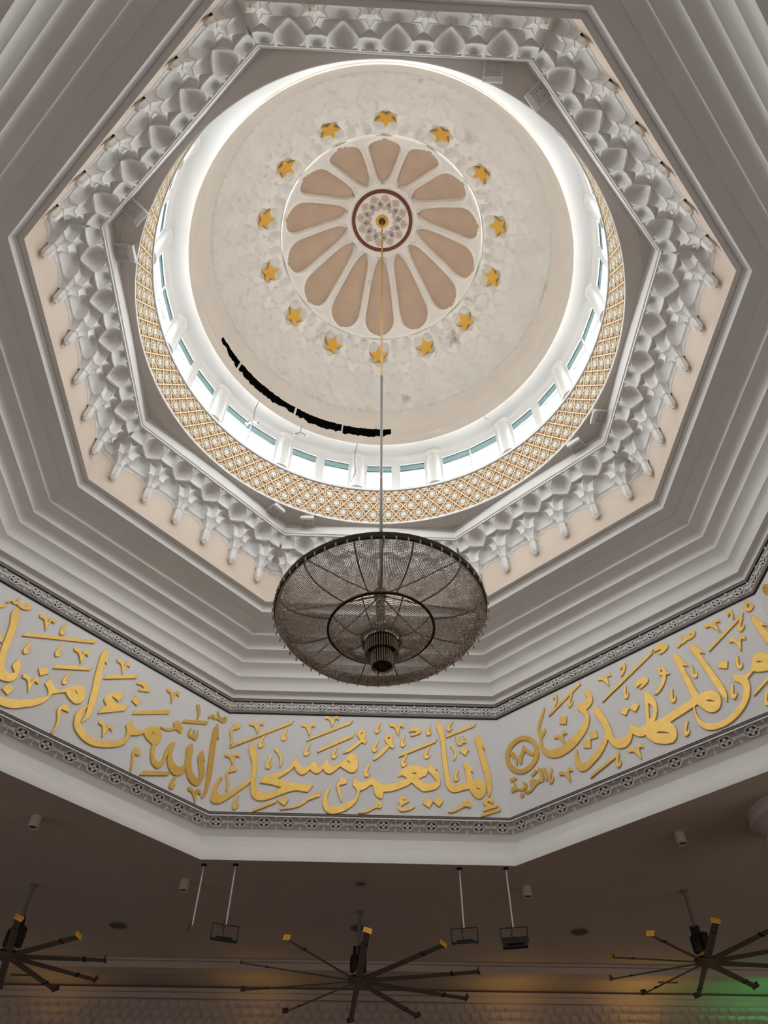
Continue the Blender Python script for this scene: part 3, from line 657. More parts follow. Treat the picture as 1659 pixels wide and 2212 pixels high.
for k in range(8):
    M, L = side_matrix(k, 7.952, 15.26); s_ = L/6.11
    for i in range(6):
        kind = 'left' if i == 0 else ('right' if i == 5 else 'mid')
        Mw = M @ Matrix.Translation(((i+.5)*L/6, 0, 0)) @ Matrix.Diagonal((s_, 1, 1, 1))
        if kind in used: o = dup(protos[kind], Mw)
        else: o = protos[kind]; o.matrix_world = Mw; used.add(kind)
        tag(o, 'white plaster honeycomb vault piece with pendant, %s along the %s side of the octagon' % (ORD[i], SIDE[k]), 'wall ornament', 'muqarnas pieces under the octagonal ceiling')
# ================================================================== CALLIGRAPHY
LET = """f;letter;6041,3262 6097,3119 6165,2918 6171,2773 6181,2381 6187,2035 6211,1699 6239,1436 6289,1308 6376,1270 6497,1289 6690,1367 6683,1546 6662,1744 6649,1861 6705,1989 6786,1864 6852,1749 6873,1649 6810,1706 6822,1582 6846,1435 6960,1446 7062,1425 7144,1346 7185,1234 7163,1106 7107,994 7025,914 6950,897 6866,941 6788,1049 6725,1175 6604,1140 6451,1089 6346,1062 6244,1084 6160,1161 6116,1272 6101,1401 6097,1564 6080,1796 6067,2204 6059,2466 6041,2697 5990,2913 5952,3050 5995,3153|6907,1211 6965,1200 7041,1143 6990,1149 6933,1177
f;letter;7136,2854 7195,2729 7253,2534 7273,2349 7200,2470 7229,2304 7278,2030 7323,1744 7346,1481 7348,1318 7318,1157 7274,1030 7211,934 7212,1076 7205,1283 7185,1591 7147,1806 7099,2093 7068,2405 7021,2652 7083,2798
f;hook;5778,3147 5793,3116 5742,2950 5728,2872 5760,2855 5798,2928 5807,2892 5781,2816 5721,2760 5675,2785 5658,2866 5690,2993 5737,3095
f;hook;6432,3269 6440,3236 6352,3086 6320,3013 6348,2989 6401,3052 6402,3015 6359,2946 6287,2906 6249,2941 6250,3023 6312,3140 6380,3229
f;hook;5726,2418 5737,2385 5667,2218 5644,2138 5675,2117 5722,2189 5728,2151 5692,2075 5624,2023 5579,2055 5570,2140 5618,2269 5677,2370
f;hook;6472,1752 6485,1721 6427,1561 6409,1485 6440,1466 6480,1537 6488,1501 6458,1427 6396,1375 6352,1402 6339,1482 6378,1606 6429,1704
f;hook;4365,3162 4374,3130 4299,2974 4273,2899 4303,2878 4351,2944 4355,2908 4317,2836 4249,2791 4208,2822 4203,2904 4255,3025 4316,3118
f;hook;5037,2759 5051,2729 5002,2564 4989,2486 5021,2469 5058,2543 5068,2507 5042,2431 4983,2375 4937,2400 4919,2479 4951,2606 4996,2708
f;hook;4291,2577 4303,2544 4235,2380 4213,2301 4245,2281 4290,2352 4296,2315 4262,2239 4195,2188 4151,2218 4140,2302 4186,2429 4243,2529
f;hook;4051,1827 4066,1796 4017,1628 4003,1550 4036,1533 4073,1607 4083,1571 4057,1494 3997,1437 3950,1462 3932,1543 3964,1672 4010,1775
f;hook;5087,2152 5099,2119 5029,1953 5007,1873 5039,1852 5085,1925 5091,1887 5056,1810 4988,1759 4943,1789 4933,1874 4980,2003 5039,2104
f;hook;2400,2419 2415,2388 2361,2220 2346,2140 2379,2123 2418,2197 2427,2161 2399,2083 2338,2027 2291,2054 2275,2135 2309,2265 2358,2368
f;hook;3158,2352 3172,2321 3119,2154 3104,2075 3136,2057 3175,2131 3184,2095 3157,2018 3095,1962 3049,1988 3033,2069 3067,2198 3115,2301
f;hook;1720,2893 1736,2861 1688,2684 1676,2601 1710,2585 1747,2663 1758,2626 1733,2544 1672,2484 1622,2509 1602,2593 1632,2729 1678,2838
f;hook;1115,2650 1131,2617 1077,2442 1063,2360 1097,2342 1136,2420 1146,2382 1118,2301 1055,2243 1007,2269 988,2354 1023,2488 1072,2596
f;hook;1390,2011 1406,1979 1359,1805 1347,1723 1381,1707 1418,1785 1429,1748 1404,1667 1344,1607 1295,1632 1274,1715 1304,1849 1348,1956
f;hook;674,846 691,816 653,644 645,564 679,549 711,627 724,591 703,511 646,450 598,472 574,552 597,684 636,791
f;bar;6228,2716 6292,2812 7098,3207 7036,3093
f;bar;6928,385 6987,469 7494,655 7511,617 7469,571
f;bar;4881,2066 4952,2174 5951,2644 5888,2541
f;bar;2314,2501 2376,2595 3562,3191 3503,3081
f;bar;2633,2147 2689,2261 3617,2774 3582,2656
f;bar;228,2220 259,2308 1882,3137 1826,3033
f;bar;1058,374 1095,460 1709,748 1669,663
f;mark;6477,2781 6499,2764 6530,2612 6557,2550 6606,2569 6618,2623 6598,2766 6623,2785 6657,2624 6710,2599 6737,2644 6702,2787 6724,2770 6770,2663 6785,2592 6753,2547 6674,2545 6623,2490 6574,2466 6529,2487 6496,2566
f;mark;6355,2465 6406,2405 6446,2318 6465,2214 6445,2093 6392,1998 6378,2015 6416,2127 6410,2248 6370,2342 6318,2420
f;mark;7201,910 7291,920 7343,859 7326,782 7274,773 7222,833 7170,824 7187,778 7271,742 7454,746 7423,676 7243,626 7091,562 7047,561 7076,622 7140,685 7080,737 7073,806 7124,877
f;mark;6669,874 6708,813 6730,706 6715,644 6658,658 6594,680 6503,632 6381,561 6233,504 6146,495 6126,524 6251,558 6387,629 6511,732 6577,826|6623,757 6651,800 6673,751
f;dot;6680,2430 6819,2320 6705,2169 6563,2283
f;dot;5601,892 5745,790 5644,616 5489,735
f;dot;5888,926 6013,797 5895,648 5756,783
f;dot;1821,836 1989,755 1900,585 1741,695
f;letter;5694,1917 5793,1830 5880,1749 5905,1696 5819,1730 5905,1641 5952,1544 5974,1397 5952,1268 5879,1170 5758,1111 5594,1080 5476,1081 5376,1158 5332,1188 5250,1282 5199,1313 5070,1214 4877,1129 4699,1062 4456,1032 4442,946 4414,833 4319,865 4237,956 4199,1081 4175,1208 4123,1230 4021,1140 3890,1066 3825,1040 3814,930 3774,805 3685,665 3545,540 3400,458 3203,397 3060,408 2954,496 2886,646 2884,784 2918,924 2968,1051 3030,1116 3045,1100 3003,958 2983,817 3005,695 3075,612 3192,585 3334,618 3475,690 3617,755 3716,835 3763,945 3768,1008 3721,1117 3644,1203 3642,1243 3671,1445 3734,1341 3825,1295 3943,1314 4060,1382 4193,1450 4254,1370 4329,1292 4463,1247 4700,1261 4879,1338 5059,1399 5090,1424 5001,1503 4927,1510 4866,1467 4851,1499 4898,1616 4975,1717 5097,1787 5280,1817 5462,1796 5612,1750 5656,1718 5674,1785|5214,1591 5289,1609 5364,1578 5318,1564 5258,1562|5657,1676 5736,1579 5820,1459 5875,1362 5783,1320 5663,1293 5559,1306 5472,1352 5399,1419 5507,1491 5591,1526 5631,1601
f;mark;3747,2850 3825,2898 3919,2891 3940,2819 3933,2674 3911,2602 3974,2550 3978,2515 3930,2443 3874,2503 3821,2475 3685,2349 3521,2205 3340,2131 3354,2166 3517,2309 3666,2454 3802,2581 3729,2687 3703,2740|3794,2751 3835,2816 3874,2826 3852,2771 3806,2734
f;mark;4552,2746 4630,2793 4693,2759 4708,2624 4700,2464 4754,2413 4714,2315 4645,2375 4598,2356 4490,2214 4337,2055 4201,1949 4167,1965 4230,2052 4367,2210 4490,2353 4583,2443 4505,2530 4466,2609|4560,2602 4567,2674 4614,2684 4638,2595 4606,2630
f;mark;5235,3002 5347,3023 5473,2999 5510,2918 5484,2844 5371,2777 5244,2729 5213,2755 5341,2822 5398,2878 5280,2893 5176,2863 5201,2927
f;mark;4932,895 5005,912 5041,866 5011,804 4975,842 4938,817 5003,796 5120,806 5112,760 5002,711 4914,648 4913,587 4985,566 5129,592 5254,656 5268,633 5172,563 5027,514 4912,504 4840,555 4834,616 4886,708 4850,754 4873,831
f;mark;4320,741 4378,758 4407,667 4394,567 4292,588 4206,555 4064,469 3922,428 3822,426 3814,456 3978,482 4120,553 4248,648|4309,649 4332,695 4353,642
f;letter;2068,2012 2117,1894 2174,1778 2257,1689 2349,1674 2434,1735 2517,1821 2611,1882 2626,1773 2722,1709 2793,1761 2862,1863 2941,1933 2972,1799 3067,1726 3185,1771 3316,1858 3403,1962 3475,2049 3564,2120 3656,2105 3729,2005 3756,1870 3745,1719 3704,1618 3615,1566 3494,1596 3355,1692 3285,1740 3177,1638 3063,1536 2960,1517 2866,1580 2830,1670 2761,1578 2677,1510 2570,1540 2472,1636 2391,1535 2307,1476 2217,1482 2136,1545 2083,1626 2052,1717 1939,1573 1775,1438 1624,1337 1792,1285 2019,1234 2274,1193 2591,1177 2469,976 2321,996 2173,1016 2002,980 1792,897 1581,799 1416,733 1245,714 1125,750 1024,847 975,987 954,1128 950,1256 840,1109 661,948 485,788 331,677 214,613 100,610 3,669 -36,760 -32,931 8,1105 66,1266 138,1356 166,1324 113,1171 88,1028 115,919 201,843 313,861 459,943 641,1073 820,1236 923,1335 934,1514 911,1729 878,1845 819,1996 755,2165 760,2339 786,2428 855,2324 938,2170 1002,1983 1036,1799 1049,1600 1047,1403 1062,1242 1118,1053 1197,961 1334,917 1476,936 1643,1003 1778,1093 1642,1129 1445,1180 1192,1206 1182,1229 1235,1327 1326,1418 1484,1463 1684,1534 1838,1620 1999,1807|3450,1912 3504,1914 3568,1823 3498,1863
f;vee;4623,3095 4671,3130 4743,3117 4814,3045 4853,2958 4870,3028 4891,3112 4951,3151 5014,3097 5015,2995 4965,3031 4929,3039 4902,2974 4883,2845 4861,2733 4828,2844 4774,2970 4719,3020 4647,3022
f;vee;2112,3023 2156,3060 2227,3050 2301,2982 2344,2898 2356,2968 2372,3052 2428,3093 2493,3043 2501,2943 2449,2975 2413,2982 2391,2916 2381,2788 2366,2676 2327,2784 2266,2907 2209,2953 2139,2952
f;vee;2768,3292 2818,3323 2890,3311 2958,3244 2993,3163 3013,3228 3039,3304 3101,3339 3162,3289 3159,3196 3110,3229 3073,3237 3043,3177 3018,3060 2990,2956 2962,3059 2913,3175 2860,3222 2788,3224
f;vee;645,3017 690,3054 762,3048 838,2987 883,2908 894,2976 909,3056 965,3098 1031,3053 1041,2958 988,2987 952,2991 931,2928 922,2806 910,2698 868,2799 804,2913 745,2955 674,2950
f;vee;111,2020 156,2055 230,2046 309,1982 357,1901 366,1968 380,2048 436,2087 505,2040 517,1944 462,1975 425,1981 405,1919 399,1797 389,1690 344,1793 276,1909 215,1954 143,1952
f;mark;1475,2263 1571,2170 1664,2018 1702,1883 1693,1766 1659,1673 1646,1681 1657,1815 1617,1966 1541,2100 1438,2192
f;mark;3288,1387 3369,1389 3461,1326 3472,1246 3378,1212 3283,1194 3295,1106 3339,950 3373,765 3350,726 3308,856 3248,1026 3210,1168 3228,1248 3263,1297
f;mark;2687,981 2715,904 2744,905 2766,999 2785,999 2802,906 2777,851 2698,841 2601,785 2516,760 2409,665 2260,570 2093,521 1911,487 1798,477 1791,506 1963,533 2145,575 2294,662 2428,773 2537,853 2651,887 2668,950
f;mark;214,2951 283,3008 369,2964 397,2883 328,2826 224,2796 214,2714 253,2572 275,2414 230,2298 210,2307 226,2412 199,2571 141,2712 144,2803 195,2877
f;mark;364,1681 444,1650 513,1594 501,1528 394,1501 310,1474 323,1353 367,1225 379,1066 355,940 340,955 330,1097 296,1255 250,1432 273,1514 336,1581
l;mark;7126,2859 7172,2955 7268,3052 7341,2998 7386,2975 7434,3028 7381,3167 7408,3227 7456,3150 7502,3082 7582,3086 7664,3175 7729,3162 7747,3079 7687,2984 7574,2944 7469,2963 7412,2952 7325,2898 7252,2951 7176,2857|7599,3058 7661,3099 7683,3092 7630,3056
l;letter;7478,2840 7543,2648 7600,2401 7531,2446 7546,2296 7567,1962 7601,1578 7614,1291 7609,1003 7571,784 7467,619 7465,663 7504,833 7498,1080 7460,1383 7431,1731 7394,2119 7381,2496 7376,2599 7424,2731
l;letter;7181,1864 7288,1698 7323,1598 7273,1608 7330,1454 7387,1286 7377,1122 7323,973 7239,875 7119,854 6977,916 6888,1016 6806,1184 6793,1068 6733,963 6632,884 6500,859 6380,914 6275,1037 6223,1185 6236,1383 6199,1238 6163,1064 6120,920 6046,825 5966,811 5851,858 5784,966 5730,1112 5709,1291 5730,1333 5608,1369 5489,1423 5405,1502 5319,1427 5205,1343 5059,1281 5043,1145 4989,1003 4839,854 4593,713 4339,614 4123,583 3917,631 3753,718 3638,848 3592,1015 3597,1172 3665,1345 3788,1481 3767,1380 3722,1218 3726,1084 3761,967 3843,876 3986,797 4172,757 4372,789 4627,894 4826,1010 4932,1111 4960,1242 4937,1369 4877,1459 4987,1657 5048,1566 5151,1507 5307,1545 5422,1654 5538,1764 5689,1841 5803,1825 5858,1769 5896,1673 5899,1544 5849,1422 5797,1365 5803,1288 5831,1143 5883,1027 5985,973 6068,1035 6100,1160 6123,1377 6179,1549 6254,1659 6311,1679 6335,1592 6313,1451 6326,1313 6386,1198 6495,1122 6622,1109 6723,1194 6756,1305 6741,1491 6706,1655 6731,1766 6816,1899 6870,1799 6901,1648 6914,1458 6960,1286 7041,1148 7169,1078 7272,1100 7234,1250 7146,1451 7092,1623 7124,1753|5579,1655 5643,1645 5714,1583 5656,1603
l;letter;3715,3187 3801,2975 3853,2769 3784,2817 3799,2659 3833,2393 3893,2001 3933,1671 3938,1391 3912,1200 3780,968 3782,1036 3813,1207 3799,1397 3761,1658 3738,1934 3684,2242 3653,2549 3628,2846 3630,2984
l;bar;6394,2329 6422,2431 7161,2755 7130,2644
l;bar;5617,445 5679,584 6399,876 6353,767
l;bar;3924,2338 3952,2462 4763,2958 4733,2827
l;bar;4955,1836 4987,1947 5955,2492 5926,2357
l;bar;1679,2299 1730,2423 3387,3243 3355,3130
l;bar;2659,1920 2698,2048 3538,2461 3499,2352
l;mark;6679,3042 6755,3089 6825,2965 6853,2816 6816,2661 6797,2660 6785,2816 6727,2931
l;mark;5809,1903 5862,1905 6006,1961 6146,2035 6186,2086 6141,2148 6162,2236 6254,2301 6333,2281 6407,2215 6444,2148 6436,2041 6372,2009 6289,2044 6191,2004 6074,1911 5943,1870 5818,1874|6220,2223 6275,2191 6237,2197|6316,2177 6403,2127 6357,2129
l;mark;6694,2326 6698,2241 6697,2137 6754,2097 6792,2133 6785,2267 6829,2315 6834,2223 6874,2140 6900,2187 6914,2315 6946,2192 6928,2080 6867,2025 6785,2053 6711,2016 6651,2064 6635,2158 6656,2255
l;vee;6997,712 7040,750 7115,750 7200,696 7254,624 7259,689 7266,768 7320,812 7393,773 7412,682 7355,706 7317,708 7302,646 7305,527 7303,423 7249,518 7172,623 7107,659 7034,650
l;vee;2925,2700 2967,2745 3040,2748 3123,2695 3177,2619 3181,2691 3188,2777 3241,2829 3313,2791 3332,2692 3276,2715 3238,2715 3223,2646 3226,2516 3224,2402 3172,2502 3096,2613 3032,2649 2961,2634
l;vee;4072,3046 4117,3089 4190,3091 4267,3033 4313,2955 4324,3027 4339,3114 4395,3164 4462,3123 4473,3023 4419,3048 4382,3049 4361,2980 4353,2850 4341,2734 4298,2837 4233,2952 4174,2990 4102,2978
l;vee;5680,3023 5729,3066 5801,3064 5871,3000 5910,2915 5927,2990 5949,3081 6009,3130 6072,3084 6073,2978 6023,3008 5986,3011 5959,2939 5939,2803 5917,2682 5884,2793 5830,2916 5775,2960 5704,2951
l;vee;4182,1239 4233,1274 4305,1263 4371,1195 4403,1111 4426,1180 4455,1261 4518,1300 4578,1249 4570,1151 4523,1184 4486,1192 4454,1128 4424,1003 4392,893 4368,1001 4324,1122 4272,1169 4199,1169
l;vee;1826,3064 1869,3109 1942,3110 2020,3053 2069,2973 2077,3047 2089,3135 2144,3186 2213,3144 2225,3043 2172,3069 2135,3069 2116,2999 2111,2867 2102,2750 2057,2854 1989,2970 1928,3009 1857,2996
l;vee;2086,1396 2131,1438 2204,1437 2282,1378 2328,1298 2339,1370 2354,1457 2410,1505 2478,1462 2489,1362 2435,1389 2397,1391 2377,1322 2369,1191 2357,1076 2313,1181 2248,1297 2188,1337 2116,1327
l;hook;6599,866 6614,835 6561,666 6546,587 6579,569 6617,644 6627,607 6599,529 6538,473 6491,499 6474,581 6508,711 6556,815
l;hook;2514,3247 2532,3219 2504,3046 2500,2966 2534,2954 2562,3032 2576,2998 2560,2918 2507,2854 2458,2873 2430,2951 2446,3083 2479,3191
l;hook;1954,2288 1970,2258 1927,2088 1917,2008 1950,1993 1984,2069 1995,2033 1972,1955 1914,1896 1867,1919 1846,1999 1873,2130 1915,2235
l;hook;2654,2637 2670,2607 2628,2437 2618,2357 2651,2342 2685,2418 2696,2382 2673,2304 2616,2244 2568,2267 2547,2347 2573,2478 2615,2583
l;hook;3077,2039 3093,2010 3053,1846 3043,1769 3075,1754 3108,1828 3119,1793 3097,1717 3042,1660 2996,1682 2974,1759 3000,1886 3040,1988
l;mark;4803,2677 4846,2780 4961,2835 5108,2794 5229,2706 5199,2644 5061,2590 4916,2531 4910,2583 5047,2670 4933,2717
l;dot;4892,2369 5067,2298 4989,2106 4817,2173
l;dot;2348,1726 2499,1870 2604,1733 2450,1580
l;dot;1900,1038 2047,962 1972,779 1812,854
l;letter;4219,2056 4348,2160 4498,2211 4564,2141 4480,1958 4406,1991 4261,2006 4343,1936 4487,1878 4766,2007 4713,1822 4463,1649 4218,1489 4091,1402 4155,1608 4241,1705 4134,1780 4120,1876
l;mark;3229,1196 3321,1212 3393,1156 3407,1078 3312,1070 3217,1062 3247,926 3271,806 3286,649 3264,508 3226,409 3212,426 3243,562 3239,707 3198,850 3142,988 3160,1083
l;mark;5294,1040 5408,1050 5485,958 5426,886 5331,885 5370,683 5382,503 5348,426 5312,656 5258,882
l;letter;2691,1622 2778,1548 2885,1485 2981,1489 3111,1577 3239,1720 3385,1825 3511,1856 3601,1762 3647,1607 3608,1462 3511,1366 3394,1364 3253,1426 3163,1508 3000,1400 2869,1284 2844,1150 2755,983 2593,812 2418,686 2244,568 2080,505 1912,487 1741,482 1652,675 1830,668 2007,700 2226,779 2407,886 2609,1030 2772,1170 2792,1276 2739,1367 2630,1455|3326,1670 3401,1650 3474,1592 3399,1613
l;letter;1292,2947 1368,2810 1449,2550 1493,2234 1523,1919 1552,1647 1610,1417 1684,1288 1789,1255 1891,1332 1903,1357 1797,1459 1796,1547 1832,1694 1925,1625 1974,1512 1992,1348 1979,1202 1904,1099 1778,1044 1663,1036 1526,1076 1440,1264 1422,1567 1378,1864 1346,2176 1295,2485 1220,2707 1235,2817
l;mark;998,2900 1032,2985 1083,3052 1164,2998 1200,3064 1196,3164 1230,3219 1258,3136 1263,3048 1355,3063 1443,3165 1534,3168 1574,3073 1472,2982 1332,2965 1243,3003 1171,2963 1088,3005 1044,2923|1384,3053 1461,3086 1426,3051
l;mark;840,2709 884,2750 954,2803 1031,2844 1007,2757 954,2700 876,2665
l;mark;1172,2156 1342,1877 1293,1882 1284,1803 1141,2116
r;mark;860,2439 1023,2323 1146,2114 1193,1891 1154,1691 1015,1519 819,1420 603,1409 420,1490 245,1650 149,1856 137,2081 217,2289 372,2433 570,2487 719,2483|819,2317 934,2241 1034,2094 1066,1928 1037,1773 927,1620 772,1552 608,1537 473,1592 335,1747 260,1912 265,2062 335,2205 464,2305 603,2350 715,2354
r;mark;331,2180 413,2111 483,1971 496,1831 463,1695 437,1755 430,1875 356,1990 291,2103
r;mark;751,2191 815,2086 885,1971 1030,1834 984,1779 898,1848 771,1994 688,1886 599,1689 565,1703 544,1794 566,1920 659,2033 712,2130
r;mark;1250,1334 1292,1245 1291,1072 1275,954 1236,969 1217,1086 1214,1245
r;mark;1092,1374 1170,1327 1171,1199 1187,1066 1159,968 1050,979 942,959 861,897 745,833 643,840 547,892 570,922 703,887 802,950 756,1031 772,1119 839,1148 919,1109 950,1042 1051,1073 1110,1065 1090,1184 1072,1286|825,1074 852,1079 838,1049
r;mark;562,1176 641,1122 661,1036 604,964 489,961 360,1033 270,1028 206,1021 160,1069 189,1138 277,1176 299,1255 333,1194 338,1113 433,1045 553,1022 589,1079
r;dot;828,1279 905,1313 985,1361 1034,1301 984,1265 869,1215
r;dot;180,1414 268,1396 324,1406 387,1349 317,1312 193,1328
r;dot;462,908 529,837 474,773 408,851
r;hook;1461,1208 1473,1175 1408,1010 1387,931 1419,911 1463,983 1470,946 1436,870 1370,818 1326,848 1314,931 1359,1059 1414,1159
r;hook;2504,3050 2512,3014 2416,2854 2381,2776 2410,2750 2468,2817 2469,2777 2421,2704 2344,2661 2303,2699 2305,2788 2373,2913 2448,3007
r;hook;3983,2546 3997,2515 3944,2353 3930,2276 3961,2259 3999,2331 4008,2295 3980,2220 3921,2166 3876,2192 3860,2271 3894,2396 3941,2496
r;hook;5074,1891 5088,1861 5038,1701 5023,1625 5054,1609 5091,1680 5100,1645 5074,1571 5015,1518 4971,1542 4955,1620 4988,1744 5034,1842
r;hook;3322,898 3334,866 3269,706 3248,629 3278,610 3322,679 3328,643 3295,569 3231,519 3187,548 3177,630 3221,754 3276,851
r;hook;5723,2262 5741,2235 5714,2071 5711,1995 5744,1983 5770,2057 5783,2025 5768,1949 5718,1888 5672,1906 5645,1980 5659,2105 5690,2208
r;hook;6780,1979 6795,1950 6748,1791 6736,1716 6767,1701 6802,1771 6811,1737 6787,1664 6730,1610 6686,1633 6668,1710 6698,1832 6741,1930
r;hook;6418,1350 6430,1319 6370,1162 6351,1087 6381,1068 6422,1137 6429,1102 6398,1029 6336,979 6293,1007 6282,1086 6323,1208 6374,1303
r;hook;5156,948 5164,916 5081,767 5052,696 5079,673 5130,735 5132,699 5091,632 5022,591 4983,624 4983,704 5041,820 5106,908
r;hook;7044,869 7051,837 6968,695 6938,626 6964,603 7014,663 7015,628 6974,563 6906,525 6870,558 6871,636 6929,747 6994,831
r;hook;7266,2900 7272,2866 7177,2715 7142,2642 7169,2616 7226,2679 7226,2641 7179,2572 7104,2533 7066,2571 7070,2655 7137,2772 7211,2861
r;vee;1632,992 1676,1024 1747,1012 1824,947 1871,868 1880,932 1893,1008 1947,1043 2014,995 2026,902 1973,935 1937,942 1918,883 1912,766 1902,663 1858,764 1792,879 1733,924 1663,926
r;vee;1692,2028 1733,2060 1803,2050 1882,1985 1931,1905 1937,1970 1946,2047 1998,2084 2066,2035 2082,1942 2028,1974 1992,1981 1976,1921 1976,1802 1972,1698 1924,1800 1854,1915 1794,1960 1725,1961
r;vee;3298,3094 3342,3126 3414,3111 3490,3040 3536,2956 3547,3022 3561,3100 3616,3135 3683,3081 3694,2985 3641,3021 3604,3030 3584,2969 3576,2848 3565,2742 3522,2849 3457,2970 3398,3020 3327,3024
r;vee;3561,838 3605,872 3676,861 3751,793 3796,710 3807,778 3821,858 3876,896 3941,846 3951,749 3899,782 3863,789 3843,726 3835,603 3823,495 3781,601 3718,721 3660,768 3590,769
r;vee;6753,2464 6805,2486 6870,2456 6924,2370 6945,2276 6974,2340 7009,2416 7072,2439 7122,2372 7105,2274 7064,2320 7031,2337 6995,2280 6954,2161 6913,2057 6901,2173 6873,2307 6830,2369 6762,2387
r;vee;6367,3129 6407,3162 6478,3151 6559,3083 6611,3001 6615,3068 6621,3148 6672,3186 6742,3135 6761,3039 6706,3072 6670,3079 6656,3017 6660,2894 6658,2787 6607,2892 6533,3012 6471,3059 6402,3059
r;letter;2903,2979 2977,2896 3031,2735 3029,2594 2975,2480 2872,2407 2786,2370 2814,2245 2811,2110 2761,1964 2656,1812 2489,1672 2292,1546 2071,1462 1860,1423 1660,1442 1502,1507 1371,1627 1279,1782 1252,1961 1282,2203 1252,2372 1271,2521 1371,2707 1504,2915 1590,3020 1605,2958 1515,2783 1417,2614 1340,2455 1346,2347 1408,2337 1490,2388 1490,2301 1438,2220 1365,2167 1328,2029 1352,1884 1436,1773 1594,1698 1813,1670 2026,1710 2253,1809 2467,1930 2633,2056 2716,2188 2663,2316 2589,2437 2550,2526 2588,2684 2668,2619 2804,2615 2916,2685 2859,2802 2879,2918
r;bar;1682,2669 1691,2755 2797,3263 2803,3177
r;bar;3278,2368 3332,2462 4971,3171 4908,3058
r;bar;2459,545 2477,613 3308,892 3250,795
r;bar;6246,2405 6268,2481 7333,2999 7298,2912
r;bar;6747,865 6791,952 7202,1162 7208,1103
r;mark;1966,3244 2042,3216 2047,3111 1987,2957 1905,2870 1894,2902 1965,3023 1981,3144 1921,3118 1900,3147
r;dot;2009,2526 2198,2429 2127,2228 1953,2325
r;dot;2719,1701 2903,1684 2895,1493 2706,1520
r;dot;2514,1571 2697,1515 2644,1306 2467,1382
r;dot;3784,1986 3901,1871 3768,1737 3661,1861
r;dot;4063,1968 4175,1848 4035,1717 3927,1851
r;dot;6359,2042 6539,1945 6455,1773 6292,1879
r;letter;3032,2372 3110,2317 3162,2198 3220,1984 3277,1775 3297,1554 3312,1323 3368,1244 3465,1201 3589,1201 3695,1248 3780,1352 3813,1465 3911,1356 4019,1260 4143,1267 4219,1295 4268,1527 4330,1823 4417,2156 4486,2079 4569,1904 4603,1723 4570,1528 4502,1385 4417,1259 4589,1266 4863,1295 5020,1336 5450,1411 5454,1543 5441,1801 5422,2149 5396,2492 5369,2653 5459,2785 5523,2653 5587,2472 5643,2276 5532,2366 5553,2121 5594,1743 5634,1453 5807,1443 5943,1404 6036,1301 6059,1168 6026,1038 5939,916 5811,878 5686,937 5600,1060 5512,1231 5400,1201 5219,1167 4762,1084 4825,964 4842,812 4782,660 4679,582 4518,608 4370,680 4269,742 4128,933 4116,1038 4023,1025 3906,1085 3797,1203 3755,1113 3671,1010 3562,950 3442,956 3332,1003 3226,1125 3179,1240 3149,1332 3035,1176 2848,1007 2661,900 2471,811 2337,789 2235,830 2155,970 2150,1159 2194,1346 2250,1442 2275,1408 2252,1242 2278,1075 2341,1002 2469,996 2632,1068 2824,1190 2991,1339 3108,1479 3128,1581 3099,1774 3050,1963 2989,2109 2991,2245|4423,1802 4497,1628 4472,1527 4387,1423 4308,1364 4356,1566|4358,984 4527,939 4681,817 4518,867|5721,1232 5835,1204 5929,1103 5812,1142
r;letter;5430,1214 5411,1021 5431,867 5512,731 5643,645 5785,597 6001,620 6238,703 6415,831 6546,1001 6613,1169 6584,1295 6496,1396 6513,1501 6531,1568 6656,1474 6813,1430 6927,1493 7017,1656 7141,1802 7258,1815 7350,1735 7415,1592 7413,1441 7323,1302 7203,1309 7066,1354 6956,1430 6766,1313 6768,1182 6675,955 6551,783 6363,626 6149,517 5925,464 5705,468 5562,515 5437,615 5369,788 5368,969 5397,1193|7092,1625 7172,1610 7239,1545 7156,1571
r;letter;5904,2866 5998,2728 6077,2556 6126,2404 6017,2485 6064,2233 6126,1938 6180,1636 6224,1365 6218,1182 6154,994 6105,1183 6049,1511 5987,1932 5925,2329 5859,2636 5857,2743
r;mark;4301,2499 4452,2526 4597,2485 4606,2411 4533,2328 4338,2255 4320,2299 4447,2380 4324,2365 4251,2333 4253,2419
r;mark;5020,3208 5123,3245 5255,3202 5371,3115 5355,3040 5231,2963 5101,2951 5079,2995 5201,3064 5090,3084 4980,3082
r;mark;4936,2570 5017,2579 5091,2522 5105,2402 5159,2313 5136,2291 5071,2325 5015,2200 4888,2045 4751,1947 4651,1922 4625,1960 4748,2032 4882,2166 4984,2336 4910,2392 4894,2487|4961,2504 5008,2505 5033,2440 4984,2431
r;mark;4062,3203 4148,3167 4143,3053 4082,2939 3966,2834 3947,2865 4051,2997 4077,3088 3999,3046 3998,3110
r;mark;5565,2908 5603,2994 5699,3005 5794,3016 5749,3152 5761,3212 5838,3090 5920,3064 5991,3165 6086,3176 6125,3108 6071,3008 5957,2966 5851,2972 5784,2935 5685,2937 5603,2886|5963,3083 6024,3102 6057,3093 6000,3061
r;mark;7036,3261 7115,3243 7125,3112 7076,2941 7059,2959 7076,3080 7059,3161 6992,3085 6987,3150
r;mark;7482,3280 7543,3281 7568,3225 7621,3035 7529,2954 7445,2952 7401,3049|7494,3131 7538,3181 7555,3077 7535,3027 7488,3057
r;letter;7484,2844 7552,2696 7644,2476 7719,2329 7577,2450 7607,2279 7639,2088 7523,1817 7474,2070 7452,2400 7433,2663
x;letter;412,3214 502,3187 606,3067 608,3017 649,2946 106,2438 28,2524 421,2893 331,3027 331,3152|423,3155 478,3124 455,3061 415,3092"""
